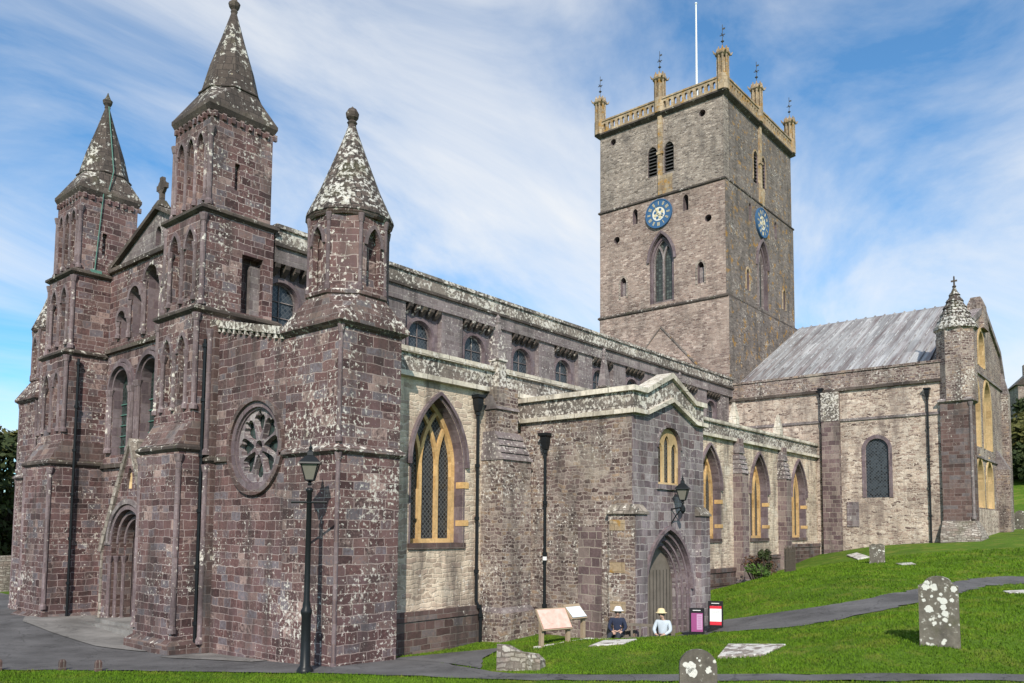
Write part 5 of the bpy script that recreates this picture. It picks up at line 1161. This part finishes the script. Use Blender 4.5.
for i, (x, y, h, r, mt) in enumerate(((88,-3.2,7.5,3.4,'leaf_b'),(93,-1.5,8.5,3.8,'leaf_b'),(84,-4.9,5.5,2.8,'leaf'),(92,-6.3,7.5,3.5,'leaf_b'),(97,-4.2,9,4,'leaf'),(90,-8.8,7,3.5,'leaf'),(101,-8,8,4,'leaf_b'),(86,-1.2,6,3,'leaf'))):
    lb = ['olive tree on the slope just right of the transept gable','olive tree rising behind the transept gable','low dark bush of a tree on the slope right of the gable','broad olive tree below the hillside house','tall dark tree below the hillside house','dark tree at the right picture edge on the slope','olive tree high on the slope at the right edge','small dark tree hidden close to the transept gable'][i]
    tree((x,y,hz(x,y)-.3), h*.8, r*.95, M[mt], lb, 40+i, 3200, .5, .15, 'trees on the slope right of the cathedral')
# shrub with brown stems and a green conifer-like plant by the aisle wall
def shrub(loc, h, r, label, mt, n, seed, stems=18, name='shrub'):
    root = empty(name, loc); tag(root, label, 'shrub'); g = random.Random(seed); mb = MB()
    for k in range(stems):
        a = g.uniform(0,6.28); q = r*g.uniform(.2,1); mb.tube([(q*.3*math.cos(a),q*.3*math.sin(a),-.1),(q*.7*math.cos(a),q*.7*math.sin(a),h*.5),(q*math.cos(a),q*math.sin(a),h*g.uniform(.7,1))],[.02,.015,.006],5)
    mb.build('stems', M['bark'], root); mb = MB()
    cs = [(r*g.uniform(-.6,.6), r*g.uniform(-.6,.6), h*g.uniform(.25,.8)) for k in range(7)]; leaves(mb, cs, [r*.45]*7, n, .12, 0, 1, seed); mb.build('foliage', M[mt], root)
M['twig'] = leafmat('brown_twig_leaf', (.07,.035,.02), (.13,.07,.035))
shrub((24.6,-.7,hz(24.6,-.7)), 1.2, 1.0, 'sparse reddish brown shrub against the aisle wall buttress', 'twig', 900, 3, 40)
shrub((22.6,-1.6,hz(22.6,-1.6)), .75, .55, 'low bright green shrub at the foot of the brown shrub', 'leaf_c', 700, 5, 8)
shrub((23.6,-1.5,hz(23.6,-1.5)), 1.5, .34, 'slender upright dark green shrub in front of the brown shrub', 'leaf', 700, 6, 8)
root = empty('hurdle_fence', (25.6,-1.9,hz(25.6,-1.9)), R(8)); tag(root, 'short brown woven hurdle fence right of the shrubs', 'fence')
mb = MB()
for k in range(26): mb.tube([(-1.0+.08*k,.02*(-1)**k,-.1),(-1.0+.08*k+rng.normal(0,.02),.02*(-1)**k,1.25+rng.normal(0,.06))],.018,5)
mb.build('upright', M['bark'], root)
mb = MB()
for z in (.25,.65,1.05): mb.tube([(-1.05,0,z),(1.1,0,z)],.025,5)
mb.build('rail', M['bark'], root)
# far left boundary wall
mb = MB(); mb.loft([[(-14,34.2,-.8),(9,34.8,-.8),(9,35.3,-.8),(-14,34.7,-.8)],[(-14,34.2,1.55),(9,34.8,1.75),(9,35.3,1.75),(-14,34.7,1.55)]],0)
tag(mb.build('boundary_wall', M['rubble_wall']), 'grey rubble boundary wall under the dark trees at far left', 'wall')
# stone house on the hill
HXp, HYp = 138, 1.2; root = empty('house', (HXp,HYp,hz(HXp,HYp)), R(20)); tag(root, 'grey stone house with a gabled slate roof high on the hillside', 'house')
mb = MB(); mb.box(-4,4,-3,3,-3,4.5,0); mb.add([(-4,-3,4.5),(-4,3,4.5),(-4,0,7.2),(4,-3,4.5),(4,3,4.5),(4,0,7.2)],[(0,2,1),(3,4,5)],0); mb.build('wall', M['mixed'], root)
mb = MB(); mb.loft([[(-4.3,-3.4,4.15),(4.3,-3.4,4.15),(4.3,3.4,4.15),(-4.3,3.4,4.15)],[(-4.3,-.06,7.35),(4.3,-.06,7.35),(4.3,.06,7.35),(-4.3,.06,7.35)]],0); rf = mb.build('roof', M['cone_dark'], root)
for x in (-3.6,3.6): MB().box(x-.5,x+.5,-.5,.5,6.5,8.6).build('chimney', M['mixed'], rf)
for y in (-1.6,1.2):
    f = MB().box(-4.08,-3.98,y-.5,y+.5,1.4,2.8).build('window', M['white'], root); MB().box(-4.1,-4.05,y-.4,y+.4,1.5,2.7).build('pane', M['leaded'], f)
# short grass blades over the near lawns
def inpoly(x, y, poly):
    c_ = np.zeros(len(x), bool); n_ = len(poly)
    for i in range(n_):
        x0, y0 = poly[i]; x1, y1 = poly[(i+1)%n_]
        if y0 == y1: continue
        k = ((y0 > y) != (y1 > y)) & (x < (x1-x0)*(y-y0)/(y1-y0)+x0); c_ ^= k
    return c_
K = 420000
th = yaw + (rng.random(K)-.5)*R(72); d = 11.5+34*rng.random(K)**1.5
bxs, bys = CAM.x+d*np.cos(th), CAM.y+d*np.sin(th)
bad = inpoly(bxs, bys, PA+PB[::-1]) | ((bys > .85) & (bxs > -1)) | ((bxs > 8) & (bxs < 13.3) & (bys > -3.9)) | ((bxs > 37.2) & (bys > -8)) | ((bxs > 6.4) & (bxs < 8.2) & (bys > -.4))
bad |= inpoly(bxs, bys, QA+QB[::-1])
bad |= inpoly(bxs, bys, [(1.6,-3.6),(2.6,-2.7),(3.9,-2.2),(4.9,-1.9),(5.4,-1.7),(5.2,-1.15),(4.46,-.55),(3.5,.13),(2.9,.28),(2.2,.5)])
for sp_ in ([(4.43,-8.3),(5.92,-7.86),(6.09,-9.25),(4.8,-9.2)],[(4.4,-4.75),(5.4,-4.55),(6.2,-5.1),(5.1,-5.35)],[(15.9,-12.4),(17.4,-12.75),(18.6,-12.4),(17.0,-12.05)]): bad |= inpoly(bxs, bys, sp_)
bxs, bys, d = bxs[~bad], bys[~bad], d[~bad]; bzs = height(bxs, bys); k = len(bxs)
hh = (.018+.03*rng.random(k))*(1+d/45); ww = .006*(1+d/14); az = rng.random(k)*6.283; lx, ly = np.cos(az), np.sin(az); ln = rng.normal(0,.5,(k,2))*hh[:,None]
v0 = np.stack([bxs-lx*ww, bys-ly*ww, bzs-.005],1); v1 = np.stack([bxs+lx*ww, bys+ly*ww, bzs-.005],1); v2 = np.stack([bxs+ln[:,0], bys+ln[:,1], bzs+hh],1)
vv = np.stack([v0,v1,v2],1).reshape(-1,3).astype(np.float32); me = bpy.data.meshes.new('grass')
me.vertices.add(3*k); me.vertices.foreach_set('co', vv.ravel()); me.loops.add(3*k); me.loops.foreach_set('vertex_index', np.arange(3*k, dtype=np.int32))
me.polygons.add(k); me.polygons.foreach_set('loop_start', np.arange(0,3*k,3,dtype=np.int32)); me.update(calc_edges=True)
M['blade'] = grassmat('grass_blades', (.048,.105,.005), (.165,.30,.014), (.22,.24,.035)); me.materials.append(M['blade'])
go = bpy.data.objects.new('grass', me); S.collection.objects.link(go); tag(go, 'short mown green grass on the lawns', 'grass', kind='stuff')
